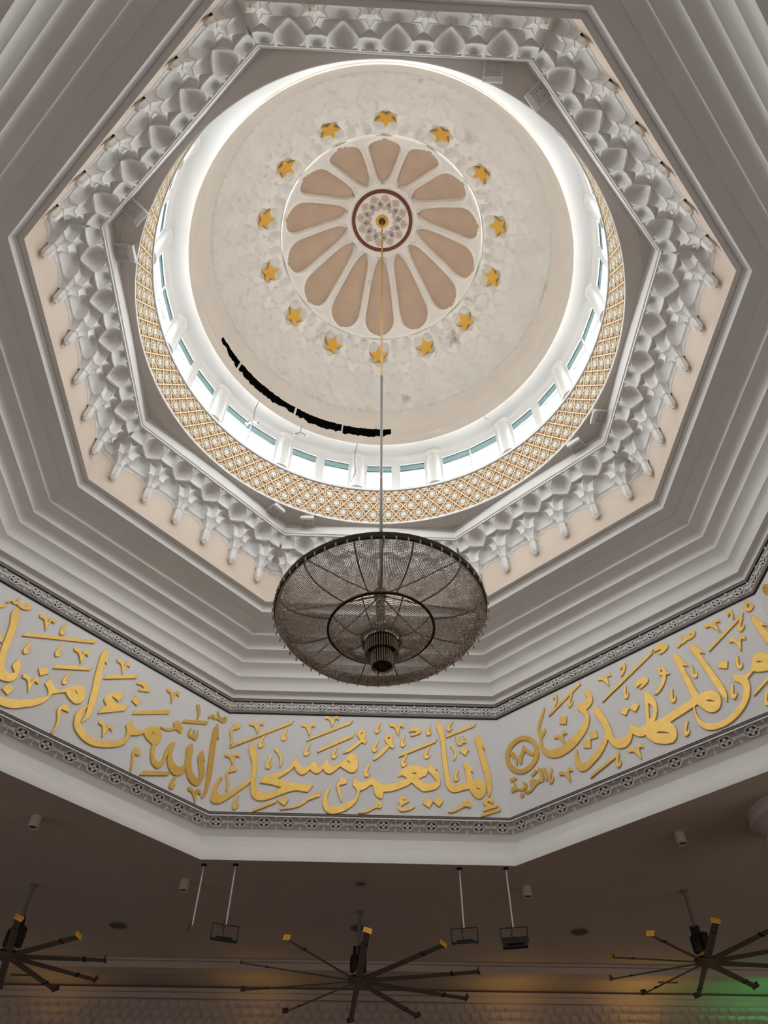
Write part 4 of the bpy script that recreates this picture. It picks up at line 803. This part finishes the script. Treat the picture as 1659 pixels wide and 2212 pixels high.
def smooth_outline(P):
    n = len(P); P = [Vector(p) for p in P]; out = []
    sharp = []
    for i in range(n):
        a, b_ = P[i]-P[i-1], P[(i+1) % n]-P[i]
        sharp.append(a.length < 1e-6 or b_.length < 1e-6 or a.angle(b_) > D(52))
    for i in range(n):
        p0, p1, p2, p3 = P[i-1], P[i], P[(i+1) % n], P[(i+2) % n]
        m1 = (p2-p1)*.5*1 if sharp[i] else (p2-p0)*.5; m2 = (p2-p1)*.5 if sharp[(i+1) % n] else (p3-p1)*.5
        l = (p2-p1).length
        for m in (m1, m2):
            if m.length > l*1.2: m *= l*1.2/m.length
        k = 1 if l < .035 else (3 if l < .15 else 4)
        for j in range(k):
            t = j/k; t2, t3 = t*t, t*t*t
            out.append((2*t3-3*t2+1)*p1+(t3-2*t2+t)*m1+(-2*t3+3*t2)*p2+(t3-t2)*m2)
    return out
def extruded(name, rings, depth, bevel, m):
    cu = bpy.data.curves.new(name, 'CURVE'); cu.dimensions = '2D'; cu.fill_mode = 'BOTH'; cu.extrude = depth/2; cu.bevel_depth = bevel; cu.bevel_resolution = 0
    for r in rings:
        sp = cu.splines.new('POLY'); sp.points.add(len(r)-1); sp.use_cyclic_u = True
        for p, q in zip(sp.points, r): p.co = (q[0], q[1], 0, 1)
    o = bpy.data.objects.new(name, cu); COL.objects.link(o); dg = bpy.context.evaluated_depsgraph_get(); me = bpy.data.meshes.new_from_object(o.evaluated_get(dg))
    COL.objects.unlink(o); bpy.data.objects.remove(o); bpy.data.curves.remove(cu); me.name = name; me.materials.clear(); me.materials.append(m); return me
WK = {'f': 3, 'l': 2, 'r': 4, 'x': 5}
WNAME = {'f': '%s from the numeral corner, wall behind chandelier', 'l': '%s from the chandelier wall, side without the numeral', 'r': '%s from the chandelier wall, circled numeral side', 'x': 'alone past the next corner, beyond circled numeral side'}
KN = {'hook': ('vowel_hook', 'small gold hooked mark', 'calligraphy mark'), 'vee': ('vowel_sign', 'gold V-shaped vowel sign', 'calligraphy mark'), 'bar': ('vowel_stroke', 'gold slanting vowel stroke', 'calligraphy mark'),
      'dot': ('letter_dot', 'gold diamond letter dot', 'calligraphy mark'), 'letter': ('calligraphy_letter', 'large gold joined letterform', 'calligraphy letter'), 'mark': ('calligraphy_sign', 'small gold curled sign', 'calligraphy mark')}
items = []
for line in LET.strip().split('\n'):
    w, kind, s_ = line.split(';'); rings = [[tuple(int(c)/1000 for c in t.split(',')) for t in r.split(' ')] for r in s_.split('|')]
    items.append([w, kind, rings, sum(p[0] for p in rings[0])/len(rings[0])])
order = {}
for w in WK:
    for kind in KN:
        sel = [i for i, it in enumerate(items) if it[0] == w and it[1] == kind]; sel.sort(key=lambda i: items[i][3], reverse=(w != 'r'))
        for j, i in enumerate(sel): order[i] = j
for i, (w, kind, rings, cu) in enumerate(items):
    k = WK[w]; M, L = side_matrix(k, 10.13, 9.0)
    # the outlines were surveyed from the same left corner, on the face of the letters
    cx = sum(p[0] for p in rings[0])/len(rings[0]); cy = sum(p[1] for p in rings[0])/len(rings[0])
    rr = []
    for r in rings:
        q = [(p[0]-cx, p[1]-cy) for p in r]
        rr.append([tuple(v) for v in (smooth_outline(q) if kind not in ('bar', 'dot') else [Vector(p) for p in q])])
    th = .036 + .006*(i % 4)/3
    me = extruded(KN[kind][0], rr, th-.012, .006, GOLD); o = bpy.data.objects.new(KN[kind][0], me); COL.objects.link(o)
    o.matrix_world = M @ Matrix.Translation((cx, cy, th/2+.001))
    lab = KN[kind][1]+', '+((WNAME[w] % ORD[order[i]]) if '%' in WNAME[w] else WNAME[w])
    tag(o, lab, KN[kind][2], 'gold calligraphy on the frieze')
# ================================================================== DRUM COLUMNS, BRACKETS, DOME ORNAMENT
def column_mesh():
    sh = MB(); n = 60; H = 1.64; vs = []; prof = [0, H]
    for z in prof:
        for j in range(n+1):
            a = -PI/2+PI*j/n; f = abs(math.sin(a*3.5+.0)); r = .235+.028*(f**.6); vs.append((r*math.sin(a)*1.12, r*math.cos(a), z))
    sh.add(vs, [(j, j+1, n+1+j+1, n+1+j) for j in range(n)]); return sh
protoC = None
def half_lathe(b, prof, n=24, mi=0):
    vs = []
    for r, z in prof:
        for j in range(n+1):
            a = -PI/2+PI*j/n; vs.append((r*1.12*math.sin(a), r*math.cos(a), z))
    b.add(vs, [(i*(n+1)+j, i*(n+1)+j+1, (i+1)*(n+1)+j+1, (i+1)*(n+1)+j) for i in range(len(prof)-1) for j in range(n)], mi)
proto = empty('drum_column')
column_mesh().build('shaft', DRUMW, proto, ang=40)
b = MB(); half_lathe(b, [(0, 1.62), (.262, 1.62), (.275, 1.64), (.275, 1.67), (.262, 1.69), (.262, 1.71), (.295, 1.76), (.305, 1.80), (.30, 1.86), (0, 1.88)]); b.build('capital', DRUMW, proto)
b = MB(); half_lathe(b, [(0, -.01), (.275, -.01), (.275, .04), (.262, .06), (.262, .08), (0, .08)]); b.build('base', DRUMW, proto)
vis = sorted(range(15), key=lambda i: ((CB[i]+180) % 360)-180)
for j, i in enumerate(vis):
    p = cyl(6.45, CB[i], 19.205); Mw = Matrix.Translation(p) @ Matrix.Rotation(-D(CB[i])+PI, 4, 'Z')
    o = proto if j == 0 else dup(proto, Mw); o.matrix_world = Mw
    tag(o, 'white fluted half column between drum windows, %s clockwise from behind the photographer' % ORD[j], 'column', 'fluted columns around the drum')
# carved brackets beside every second corner
proto = None
def bracket():
    e = empty('ceiling_bracket')
    b = MB(); b.box((0, .30, -.03), (.40, .60, .06)); b.box((-.19, .30, -.075), (.02, .60, .03)); b.box((.19, .30, -.075), (.02, .60, .03)); b.box((0, .59, -.075), (.40, .02, .03)); b.box((0, .20, -.075), (.40, .02, .03)); b.build('bracket_block', PLASTER, e)
    b = MB(); 
    for y, h in ((.135, .05), (.085, .09), (.03, .13)): 
        b.tube([(-.21, y, -.06-h/2), (.21, y, -.06-h/2)], .028+h*.12, 10)
    b.box((0, .09, -.06), (.40, .18, .09)); b.build('scroll', PLASTER, e)
    b = MB()
    for sx_ in (-1, 1):
        for q in range(3):
            cy = .27+q*.12
            for a0 in range(0, 360, 45): 
                b.tube([(sx_*.085+.048*math.cos(D(a0+t)), cy+.05*math.sin(D(a0+t)), -.075) for t in (0, 22, 45)], .010, 5)
    for s_ in (1, -1):
        b.tube([(s_*.15*math.cos(t*4.2), .25+.29*t, -.078) for t in np.linspace(0, 1, 14)], .012, 5)
    b.build('carved_panel', PLASTER, e); return e
pos = [(3, .0), (5, .0), (1, .0), (7, .0)]
bi = 0
for k in (3, 5, 1, 7):      # corners that carry a pair of brackets
    for sd, nm in ((-1, 'before'), (1, 'after')):
        kk = k-1 if sd < 0 else k; A, B = C8(kk, 6.90, 17.316), C8(kk+1, 6.90, 17.316); x = (B-A).normalized()
        cpt = C8(k, 6.90, 17.316); p = cpt + x*sd*.66
        y = Vector((0, 0, 1)).cross(x); inward = Vector((x.y, -x.x, 0)); inward = inward if inward.dot(-p.xy.to_3d()) > 0 else -inward
        # the block runs from the drum edge (y = 0) out to the moulding
        pin = p.copy(); 
        for _ in range(80):
            if math.hypot(pin.x, pin.y) <= 6.30: break
            pin += inward*.01
        Yx = -inward; Zx = Vector((0, 0, 1)); Xx = Yx.cross(Zx); Mw = Matrix((Xx, Yx, Zx)).transposed().to_4x4(); Mw.translation = pin
        if bi == 0: proto = bracket(); o = proto
        else: o = dup(proto, Mw)
        Lb = (pin-p).length+.02; o.matrix_world = Mw @ Matrix.Diagonal((1, Lb/.60, 1, 1)); bi += 1
        cn = {3: 'chandelier-side', 5: 'right-hand', 1: 'left-hand', 7: 'rear'}[k]
        tag(o, 'carved white bracket on the flat ceiling, %s the %s corner going clockwise' % (nm, cn), 'bracket', 'carved brackets around the drum opening')
# petals, stars
def surf(PRF, v, deg, off=0.0):
    R0, Z0, _ = prof_at(v, PRF); R1, Z1, _ = prof_at(min(v+.01, 1), PRF); R9, Z9, _ = prof_at(max(v-.01, 0), PRF)
    t = Vector((R1-R9, Z1-Z9)).normalized(); return cyl(float(R0)+t.y*off, deg, float(Z0)-t.x*off)
protoP = None
nv_, nu_ = 46, 18; vv2 = np.linspace(.046, .872, nv_); P = np.zeros((nu_+1, nv_, 3))
for j, v in enumerate(vv2):
    for i in range(nu_+1):
        f = (i/nu_*2-1)*max(float(hw(v)), .004); P[i, j] = surf(PP, v, f*360/14*(1-.02/max(.05, float(hw(v))*.45*float(prof_at(v, PP)[0]))) if hw(v) > .05 else 0, .10)
for i in range(14):
    if i == 0: o = grid('petal_panel', P, PETAL, ang=60); protoP = o
    else: o = protoP.copy(); COL.objects.link(o); o.matrix_world = Matrix.Rotation(-D(i*360/14), 4, 'Z')
    tag(o, 'beige petal panel of the dome flower, %s clockwise from the one over the chandelier side' % ORD[i], 'petal panel', 'petals of the dome flower')
vS = .0; Ls = [0.0]
for i in range(1, len(PROF)): Ls.append(Ls[-1]+math.dist(PROF[i], PROF[i-1]))
vS = Ls[4]/Ls[-1]
st = [((.37 if i % 2 == 0 else .165)*math.sin(PI*i/5), (.37 if i % 2 == 0 else .165)*math.cos(PI*i/5)) for i in range(10)]
c0 = surf(PROF, vS, 0, .075); cu_ = (surf(PROF, vS+.02, 0, .075)-surf(PROF, vS-.02, 0, .075)).normalized(); xr = Vector((1, 0, 0)); zn = xr.cross(cu_)
# front of the star looks down into the hall
Ms = Matrix((xr, cu_, zn)).transposed().to_4x4(); Ms.translation = c0
flip = 1 if zn.dot(-Vector((c0.x, c0.y, 8))) > 0 else -1
b = MB(); pts = st if flip > 0 else st
b.plate(pts if flip > 0 else list(reversed(pts)), .05*flip, Ms)
for i in range(10):      # raised ridges of the star
    pass
star0 = b.build('dome_star', STARG, ang=None)
for i in range(14):
    o = star0 if i == 0 else star0.copy()
    if i: COL.objects.link(o); o.matrix_world = Matrix.Rotation(-D(i*360/14+rng.normal(0, .4)), 4, 'Z')
    tag(o, 'ochre gold five-pointed star on the dome, %s clockwise from the one over the chandelier side' % ORD[i], 'star', 'gold stars around the dome')
# rosette at the crown
ros = empty('crown_rosette', (0, 0, 27.13+EYE))
def disc(name, prof, m, par=ros, n=72, **kw): b = MB(); b.lathe(prof, n, **kw); return b.build(name, m, par)
disc('ring', [(.98, .02), (.98, -.035), (1.0, -.05), (1.08, -.05), (1.10, -.035), (1.10, .02)], RUST, n=96)
disc('backing', [(.985, -.005), (.01, -.01)], IVORY)
for i in range(12):
    a = 2*PI*i/12+.12
    def pl(pts, t): return [(r*1.115*math.sin(a+d*1.08), r*1.115*math.cos(a+d*1.08)) for r, d in pts]
    Mz = Matrix.Translation((0, 0, -.01)) @ Matrix.Rotation(PI, 4, 'X')
    b = MB(); b.plate(pl([(.845, 0), (.775, .12), (.695, .205), (.625, .10), (.555, 0), (.625, -.10), (.695, -.205), (.775, -.12)][::-1], 0), .012, Mz); b.build('outer_tile', TANP, ros, ang=None)
    b = MB(); b.lathe([(.052, .0), (.052, .006), (.03, .012), (.001, .012)], 14, c=(.775*math.sin(a), .775*math.cos(a), 0)); b.v = [tuple(Mz @ Vector((x, y, z+.012))) for x, y, z in b.v]; b.build('tile_boss', PETAL, ros)
    a += PI/12
    b = MB(); b.plate(pl([(.660, 0), (.60, .10), (.528, .185), (.45, .11), (.385, 0), (.45, -.11), (.528, -.185), (.60, -.10)][::-1], 0), .012, Mz); tl = b.build('inner_tile', GREYP, ros, ang=None)
    b = MB(); b.plate([(.60*math.sin(a)+.028*math.cos(t), .60*math.cos(a)+.028*math.sin(t)) for t in np.linspace(0, 2*PI, 11)[:-1]], .016, Mz); b.build('tile_stud', BLACK, tl, ang=None)
    a -= PI/12
    b = MB(); b.plate(pl([(.500, 0), (.43, .13), (.395, .17), (.33, .0), (.395, -.17), (.43, -.13)], 0)[::-1], .011, Mz); b.build('core_tile', TANP, ros, ang=None)
disc('gilt_collar', [(.02, -.03), (.23, -.03), (.235, -.02), (.2, .0)], STARG, n=96, lobes=12, depth=.04)
disc('hook_cup', [(.12, -.03), (.115, -.10), (.07, -.14), (.01, -.14)], BRONZE, n=32)
tag(ros, 'round rosette with maroon ring and grey star tiles at the dome crown', 'rosette')
# ================================================================== CHANDELIER
CHX, CHY = .085, .0
ch = empty('chandelier', (CHX, CHY, 7.69+EYE)); ch.rotation_euler = (0, D(-1.6), 0)
RIM = 1.645
b = MB(); b.lathe([(RIM-.035, -.03), (RIM+.005, -.035), (RIM+.02, -.01), (RIM+.02, .06), (RIM-.01, .085), (RIM-.05, .07), (RIM-.06, .0), (RIM-.035, -.03)], 128); b.build('rim', BRONZE, ch)
def prof_out(t):      # t 0 rim .. 1 inner hoop
    return RIM-.015-(RIM-.015-.815)*t**1.12, -.03-.255*t-.15*math.sin(PI*t**.72)
def prof_in(t):
    return .80-(.80-.26)*t, -.30-.22*t-.11*math.sin(PI*t)
b = MB(); b.lathe([(.79, -.285), (.825, -.285), (.83, -.32), (.80, -.33), (.79, -.285)], 96); b.build('inner_hoop', BRONZE, ch)
NG = 12
for g in range(NG):
    a = 2*PI*(g+.5)/NG
    b = MB(); b.tube([(prof_out(t)[0]*math.cos(a), prof_out(t)[0]*math.sin(a), prof_out(t)[1]+.012) for t in np.linspace(0, 1, 14)], .011, 6); b.build('rib', BRONZE, ch)
for g in range(8):
    a = 2*PI*(g+.5)/8
    b = MB(); b.tube([(prof_in(t)[0]*math.cos(a), prof_in(t)[0]*math.sin(a), prof_in(t)[1]+.012) for t in np.linspace(0, 1, 10)], .010, 6); b.build('inner_rib', BRONZE, ch)
def beads(name, pf, ng, per, nb, r0, r1, a_off=0.0):
    octv = np.array([(1, 0, 0), (-1, 0, 0), (0, 1, 0), (0, -1, 0), (0, 0, 1), (0, 0, -1)], float); octf = np.array([(0, 2, 4), (2, 1, 4), (1, 3, 4), (3, 0, 4), (2, 0, 5), (1, 2, 5), (3, 1, 5), (0, 3, 5)])
    for g in range(ng):
        vs = []; fs = []; k = 0
        for s_ in range(per):
            a = 2*PI*(g+.5+(s_+.5)/per)/ng+a_off
            for j in range(nb):
                t = (j+.5)/nb; r, z = pf(t); sz = r0+(r1-r0)*t; sag = .010*math.sin(PI*(s_+.5)/per)
                th = rng.uniform(0, PI); c_, s2 = math.cos(th), math.sin(th)
                o = octv*sz; o = np.stack([o[:, 0]*c_-o[:, 1]*s2, o[:, 0]*s2+o[:, 1]*c_, o[:, 2]], -1)
                vs.append(o+np.array((r*math.cos(a), r*math.sin(a), z-sag))); fs.append(octf+k); k += 6
        me = bpy.data.meshes.new(name); me.from_pydata(np.concatenate(vs).tolist(), [], np.concatenate(fs).tolist()); me.materials.append(BEAD); me.update()
        link(bpy.data.objects.new(name, me), ch)
beads('bead_panel', prof_out, NG, 30, 48, .0150, .0090)
beads('inner_bead_panel', prof_in, 8, 26, 30, .0135, .0085)
# tiers of glass rods and the finial
for q_, (R_, z0, z1, n_) in enumerate(((.30, -.44, -.60, 44), (.245, -.58, -.80, 40), (.155, -.76, -1.02, 28))):
    t = MB(); t.lathe([(R_-.02, z0+.02), (R_+.01, z0+.02), (R_+.012, z0-.015), (R_-.02, z0-.015)], 48); tt = t.build('tier', BRONZE, ch)
    rods = MB()
    for j in range(n_):
        a = 2*PI*j/n_; rods.tube([(R_*math.cos(a), R_*math.sin(a), z0), (R_*math.cos(a), R_*math.sin(a), z1)], .011, 5)
    rods.build('glass_rod_fringe', BEAD, tt)
    if q_ == 0: pass
b = MB(); b.lathe([(.235, -.61), (.235, -.585), (.16, -.57), (.05, -.55)], 36); b.build('tier_plate', BRONZE, ch)
b = MB(); b.lathe([(.14, -1.0), (.13, -.985), (.05, -.985), (.045, -1.02), (.01, -1.03)], 32); b.build('finial', BRONZE, ch)
b = MB(); b.lathe([(.07, -.95), (.07, .35), (.10, .38), (.10, .52), (.03, .60), (.03, .75)], 24); b.build('stem', BRONZE, ch)
for j in range(8):
    a = 2*PI*j/8; b = MB(); b.tube([(.07*math.cos(a), .07*math.sin(a), .40), (.7*math.cos(a), .7*math.sin(a), .22), ((RIM-.03)*math.cos(a), (RIM-.03)*math.sin(a), .05)], .013, 6); b.build('support_arm', BRONZE, ch)
drop = None
for j in range(60):
    a = 2*PI*j/60
    if drop is None:
        b = MB(); b.lathe([(.002, .0), (.011, -.02), (.013, -.075), (.008, -.085), (.002, -.09)], 8); drop = b.build('crystal_drop', CRYST, ch, ang=None); o = drop
    else: o = drop.copy(); COL.objects.link(o); o.parent = ch
    o.location = ((RIM+.028)*math.cos(a), (RIM+.028)*math.sin(a), -.02)
top = Vector((0, 0, 27.0+EYE)); bot = Vector((CHX, CHY, 8.30+EYE)); inv = ch.matrix_world.inverted() if False else None
bpy.context.view_layer.update(); inv = ch.matrix_world.inverted(); mid = bot.lerp(top, .38)
b = MB(); b.tube([inv @ bot, inv @ mid], .030, 12); b.build('hanging_rod', ROD, ch)
b = MB(); b.tube([inv @ mid, inv @ top], .026, 12); b.build('brass_hanging_rod', BRASS, ch)['label'] = 'brass upper length of the hanging rod'
tag(ch, 'large dish chandelier of smoky crystal beads hanging on a long rod', 'chandelier')
# ================================================================== DANGLING SPOTLIGHTS AND LOOSE WIRE
def dangling(a, r, zt, zl, lab, rot, twin):
    p = cyl(r, a, zt); e = empty('dangling_spotlight', cyl(r, a, zl)); Lc = zt-zl; e.rotation_euler = (0, 0, -D(a)+rot)
    rr_ = random.Random(int(a*10)); pts = [(0.025*math.sin(9*t+rr_.random()), .02*math.sin(6*t), Lc*t) for t in np.linspace(0, 1, 14)]; pts[-1] = (0, 0, Lc)
    b = MB(); b.tube(pts, .011, 6); b.build('cable', ROD, e)
    for s_ in ((-1, 1) if twin else (1,)):
        b = MB(); b.lathe([(.02, .0), (.05, -.01), (.055, -.20), (.062, -.21), (.062, -.23), (.04, -.225), (.02, -.2)], 18); h = b.build('lamp_head', STEEL, e); h.rotation_euler = (s_*.8, .3*s_, 0); h.location = (0, .02*s_, .0)
        b = MB(); b.lathe([(.05, -.226), (.03, -.215), (.005, -.21)], 16); l = b.build('lens', LENS, h)
    tag(e, lab, 'spotlight', 'spotlights dangling from the torn cornice')
dangling(-44.5, 5.70, 21.40, 19.72, 'chrome spotlight dangling on a long wire in front of a drum window post', .4, True)
dangling(-27.0, 5.70, 21.40, 20.62, 'small twin spotlight dangling on a short wire beside a fluted column', 1.0, True)
dangling(-7.1, 5.70, 21.35, 19.12, 'spotlight dangling lowest on a wire in front of the column by the rod', .2, False)
b = MB(); p = cyl(5.68, 39.2, 20.95); b.tube([p+Vector((0, 0, .3)), p+Vector((.03, 0, .05)), p+Vector((.05, .02, -.12)), p+Vector((.16, .02, -.16))], .010, 6)
o = b.build('loose_wire', ROD); tag(o, 'short bent wire hanging from the undamaged stretch of dome cornice', 'wire')
# ================================================================== HALL CEILING FITTINGS
def fan(hub, R, a0, lab):
    e = empty('ceiling_fan', hub); top = HZ-hub[2]
    b = MB(); b.tube([(0, 0, .75), (0, 0, top)], .045, 12); b.build('downrod', GREYM, e)
    b = MB(); b.lathe([(.10, top), (.10, top-.02), (.05, top-.05), (.045, top-.06)], 20); b.build('ceiling_flange', GREYM, e)
    b = MB(); b.lathe([(.01, -.075), (.18, -.07), (.235, -.03), (.24, .03), (.20, .05), (.01, .05)], 40); b.build('hub', BLADE, e)
    b = MB(); b.lathe([(.20, .045), (.245, .045), (.25, .075), (.20, .085), (.01, .085)], 40); b.build('hub_ring', BLACK, e)
    b = MB(); b.lathe([(.13, .08), (.12, .17), (.07, .22), (.01, .22)], 20); b.build('gear_neck', YELL, e)['label'] = 'yellow gear neck'
    b = MB(); b.lathe([(.01, .20), (.10, .20), (.115, .26), (.115, .50), (.10, .56), (.05, .60), (.045, .78), (.01, .78)], 20, c=(-.10, 0, 0)); b.build('motor', BLACK, e)
    b = MB(); b.box((.12, 0, .42), (.16, .22, .42)); b.box((.02, 0, .66), (.10, .10, .26)); b.tube([(.10, .05, .6), (.07, .06, .8), (.02, .05, .95)], .014, 6); b.build('drive_box', BLACK, e)
    for i in range(10):
        a = a0-i*2*PI/10; c_, s_ = math.cos(a), math.sin(a); Mr = Matrix.Rotation(a, 4, 'Z') @ Matrix.Rotation(D(-15), 4, 'X')
        b = MB(); pr = [(-.078, -.004), (-.03, .012), (.02, .014), (.078, -.006), (.02, -.014), (-.03, -.016)]; vs = []
        for x in (.20, R-.03):
            w_ = 1.12 if x < 1 else .92; vs += [Mr @ Vector((x, y*w_, z)) for y, z in pr]
        b.add(vs, [(j, (j+1) % 6, 6+(j+1) % 6, 6+j) for j in range(6)] + [tuple(range(6))[::-1], tuple(range(6, 12))]); bl = b.build('blade', BLADE, e, ang=None)
        b = MB(); b.box((0, 0, 0), (.06, .145, .034)); jt = b.build('blade_clip', BLACK, bl); jt.matrix_local = Mr @ Matrix.Translation((R*.78, 0, 0))
        b = MB(); b.add([Mr @ Vector(v) for v in ((R-.05, -.05, -.02), (R-.05, .05, -.02), (R+.02, .10, -.03), (R+.02, -.10, -.03), (R-.05, -.05, .02), (R-.05, .05, .02), (R+.0, .10, .09), (R+.0, -.10, .09))], [(3, 2, 6, 7)], 0); b.add([b.v[j] for j in range(8)], [(0, 1, 2, 3), (7, 6, 5, 4), (0, 4, 5, 1), (1, 5, 6, 2), (0, 3, 7, 4)], 1)
        tp = b.build('blade_tip', [YELL, TIPB], bl, ang=None); tp['label'] = 'yellow winglet at the blade end'
    tag(e, lab, 'ceiling fan', 'ten-bladed fans under the hall ceiling')
fan((-.141, 12.003, 6.5+EYE), 3.03, 4.144, 'large ten-bladed ceiling fan below the middle of the chandelier wall')
fan((8.087, 10.43, 6.5+EYE), 2.31, 3.865, 'ten-bladed ceiling fan nearest the green-lit end of the hall')
fan((-8.40, 10.72, 6.5+EYE), 2.27, D(4), 'ten-bladed ceiling fan cut by the frame, farthest from the green light')
def hanger(x, y, zb, ax, lab, tilt, frame=True):
    e = empty('hanging_floodlight' if frame else 'bare_hanging_pipe', (x, y, zb)); Lp = HZ-zb
    b = MB(); b.tube([(0, 0, 0), (0, 0, Lp)], .019, 10); b.build('pipe', PIPE, e)
    b = MB(); b.lathe([(.07, Lp), (.07, Lp-.012), (.03, Lp-.03), (.02, Lp-.04)], 16); b.build('ceiling_plate', BLACK, e)
    b = MB(); b.tube([(.02, 0, .20), (-.05, .01, .05), (-.07, 0, -.05), (-.06, .0, -.16 if not frame else -.08)], .008, 5); b.build('loose_cable', BLACK, e)
    if frame:
        f = MB(); w_, h_ = .30, .32
        for p0, p1 in (((-w_, 0, 0), (w_, 0, 0)), ((-w_, 0, 0), (-w_, 0, -h_)), ((w_, 0, 0), (w_, 0, -h_))): f.tube([p0, p1], .012, 6)
        g = f.build('yoke', BLACK, e); g.rotation_euler = (0, 0, ax)
        h = MB(); h.box((0, 0, 0), (.56, .34, .05)); h.box((0, 0, .045), (.36, .2, .05)); hd = h.build('lamp_body', BLACK, e); hd.location = (0, 0, -h_); hd.rotation_euler = (tilt, 0, ax)
        l = MB(); l.box((0, 0, -.028), (.50, .28, .012)); l.build('lamp_glass', LENS, hd)
        b = MB(); b.tube([(0, .0, .06), (-.06, .02, .18), (-.02, 0, .31)], .008, 5); b.build('lead', BLACK, hd)
    tag(e, lab, 'floodlight' if frame else 'pipe', 'floodlights hung on white pipes' if frame else None)
hanger(-3.95, 9.47, 6.76+EYE, 0, 'white hanging pipe without a lamp, below the frieze corner', 0, False)
hanger(-3.18, 9.44, 6.77+EYE, .32, 'floodlight on a white pipe beside the bare pipe', .35)
hanger(2.265, 9.43, 6.78+EYE, -.22, 'floodlight on a white pipe, its lamp edge-on, beside the tilted one', .25)
hanger(3.395, 9.38, 6.79+EYE, -.22, 'floodlight on a white pipe with its bluish glass tilted to view', .95)
def cyl_light(x, y, lab):
    e = empty('surface_downlight', (x, y, HZ)); b = MB(); b.lathe([(.01, 0), (.115, 0), (.115, -.24), (.105, -.25), (.095, -.24), (.095, -.20)], 24); b.build('housing', HALLW, e)
    b = MB(); b.lathe([(.095, -.20), (.03, -.16), (.005, -.15)], 20); b.build('reflector', GREYM, e); tag(e, lab, 'downlight', 'cylinder downlights on the hall ceiling')
cyl_light(-7.40, 7.32, 'cylinder downlight beyond the beam, on the side away from the marble column')
cyl_light(-4.53, 10.34, 'cylinder downlight beside the bare hanging pipe')
cyl_light(4.05, 10.37, 'cylinder downlight just past the tilted floodlight')
cyl_light(7.11, 7.51, 'cylinder downlight nearest the marble column')
def speaker(x, y, r, lab):
    e = empty('ceiling_speaker', (x, y, HZ)); b = MB(); b.lathe([(r, 0), (r, -.02), (r*.86, -.03), (r*.82, -.02), (r*.82, -.005)], 28); b.build('bezel', GREYM, e)
    b = MB(); b.lathe([(r*.82, -.006), (r*.3, -.02), (.005, -.022)], 24); b.build('grille', BLADE, e); tag(e, lab, 'ceiling speaker', 'round speakers in the hall ceiling')
speaker(-6.77, 13.13, .24, 'round ceiling speaker between the cut-off fan and the bare pipe')
speaker(5.95, 13.05, .24, 'round ceiling speaker between the tilted floodlight and the green-end fan')
speaker(-.13, 10.32, .11, 'small round ceiling sensor just behind the beam')
speaker(-.15, 13.05, .24, 'round ceiling speaker behind the middle fan rod')
def slot(x, y, lab):
    b = MB(); b.box((x, y, HZ-.012), (.62, .10, .022)); o = b.build('slot_diffuser', GREYM); q = MB(); q.box((x, y, HZ-.026), (.54, .03, .01)); q.build('slot', BLACK, o); tag(o, lab, 'air diffuser', 'slot diffusers in the rear ceiling')
slot(-10.5, 16.95, 'narrow slot diffuser in the amber ceiling behind the cut-off fan'); slot(9.45, 16.75, 'narrow slot diffuser in the amber ceiling behind the green-end fan')
# marble column at the edge of the view
e = empty('marble_column', (9.25, 6.35, 0)); b = MB(); b.lathe([(.42, 0), (.42, 7.6)], 96, lobes=16, depth=.03); b.build('shaft', MARBLE, e)
b = MB(); b.lathe([(.60, 0), (.60, .22), (.52, .30), (.52, .36), (.44, .42)], 48); b.build('base', MARBLE, e)
b = MB(); b.lathe([(.43, 7.55), (.47, 7.60), (.47, 7.68), (.44, 7.72), (.46, 8.1), (.53, 8.55), (.66, 8.95), (.70, 9.05)], 96, lobes=12, depth=.03); b.build('capital', MARBLE, e)
b = MB(); b.lathe([(.70, 9.05), (.74, 9.08), (.74, 9.16), (.66, 9.24), (.80, 9.40), (.92, 9.46), (.95, 9.54), (.92, 9.62), (.92, HZ)], 72); b.build('abacus', HALLC, e)
tag(e, 'cream marble column with flared capital under the hall ceiling', 'column')
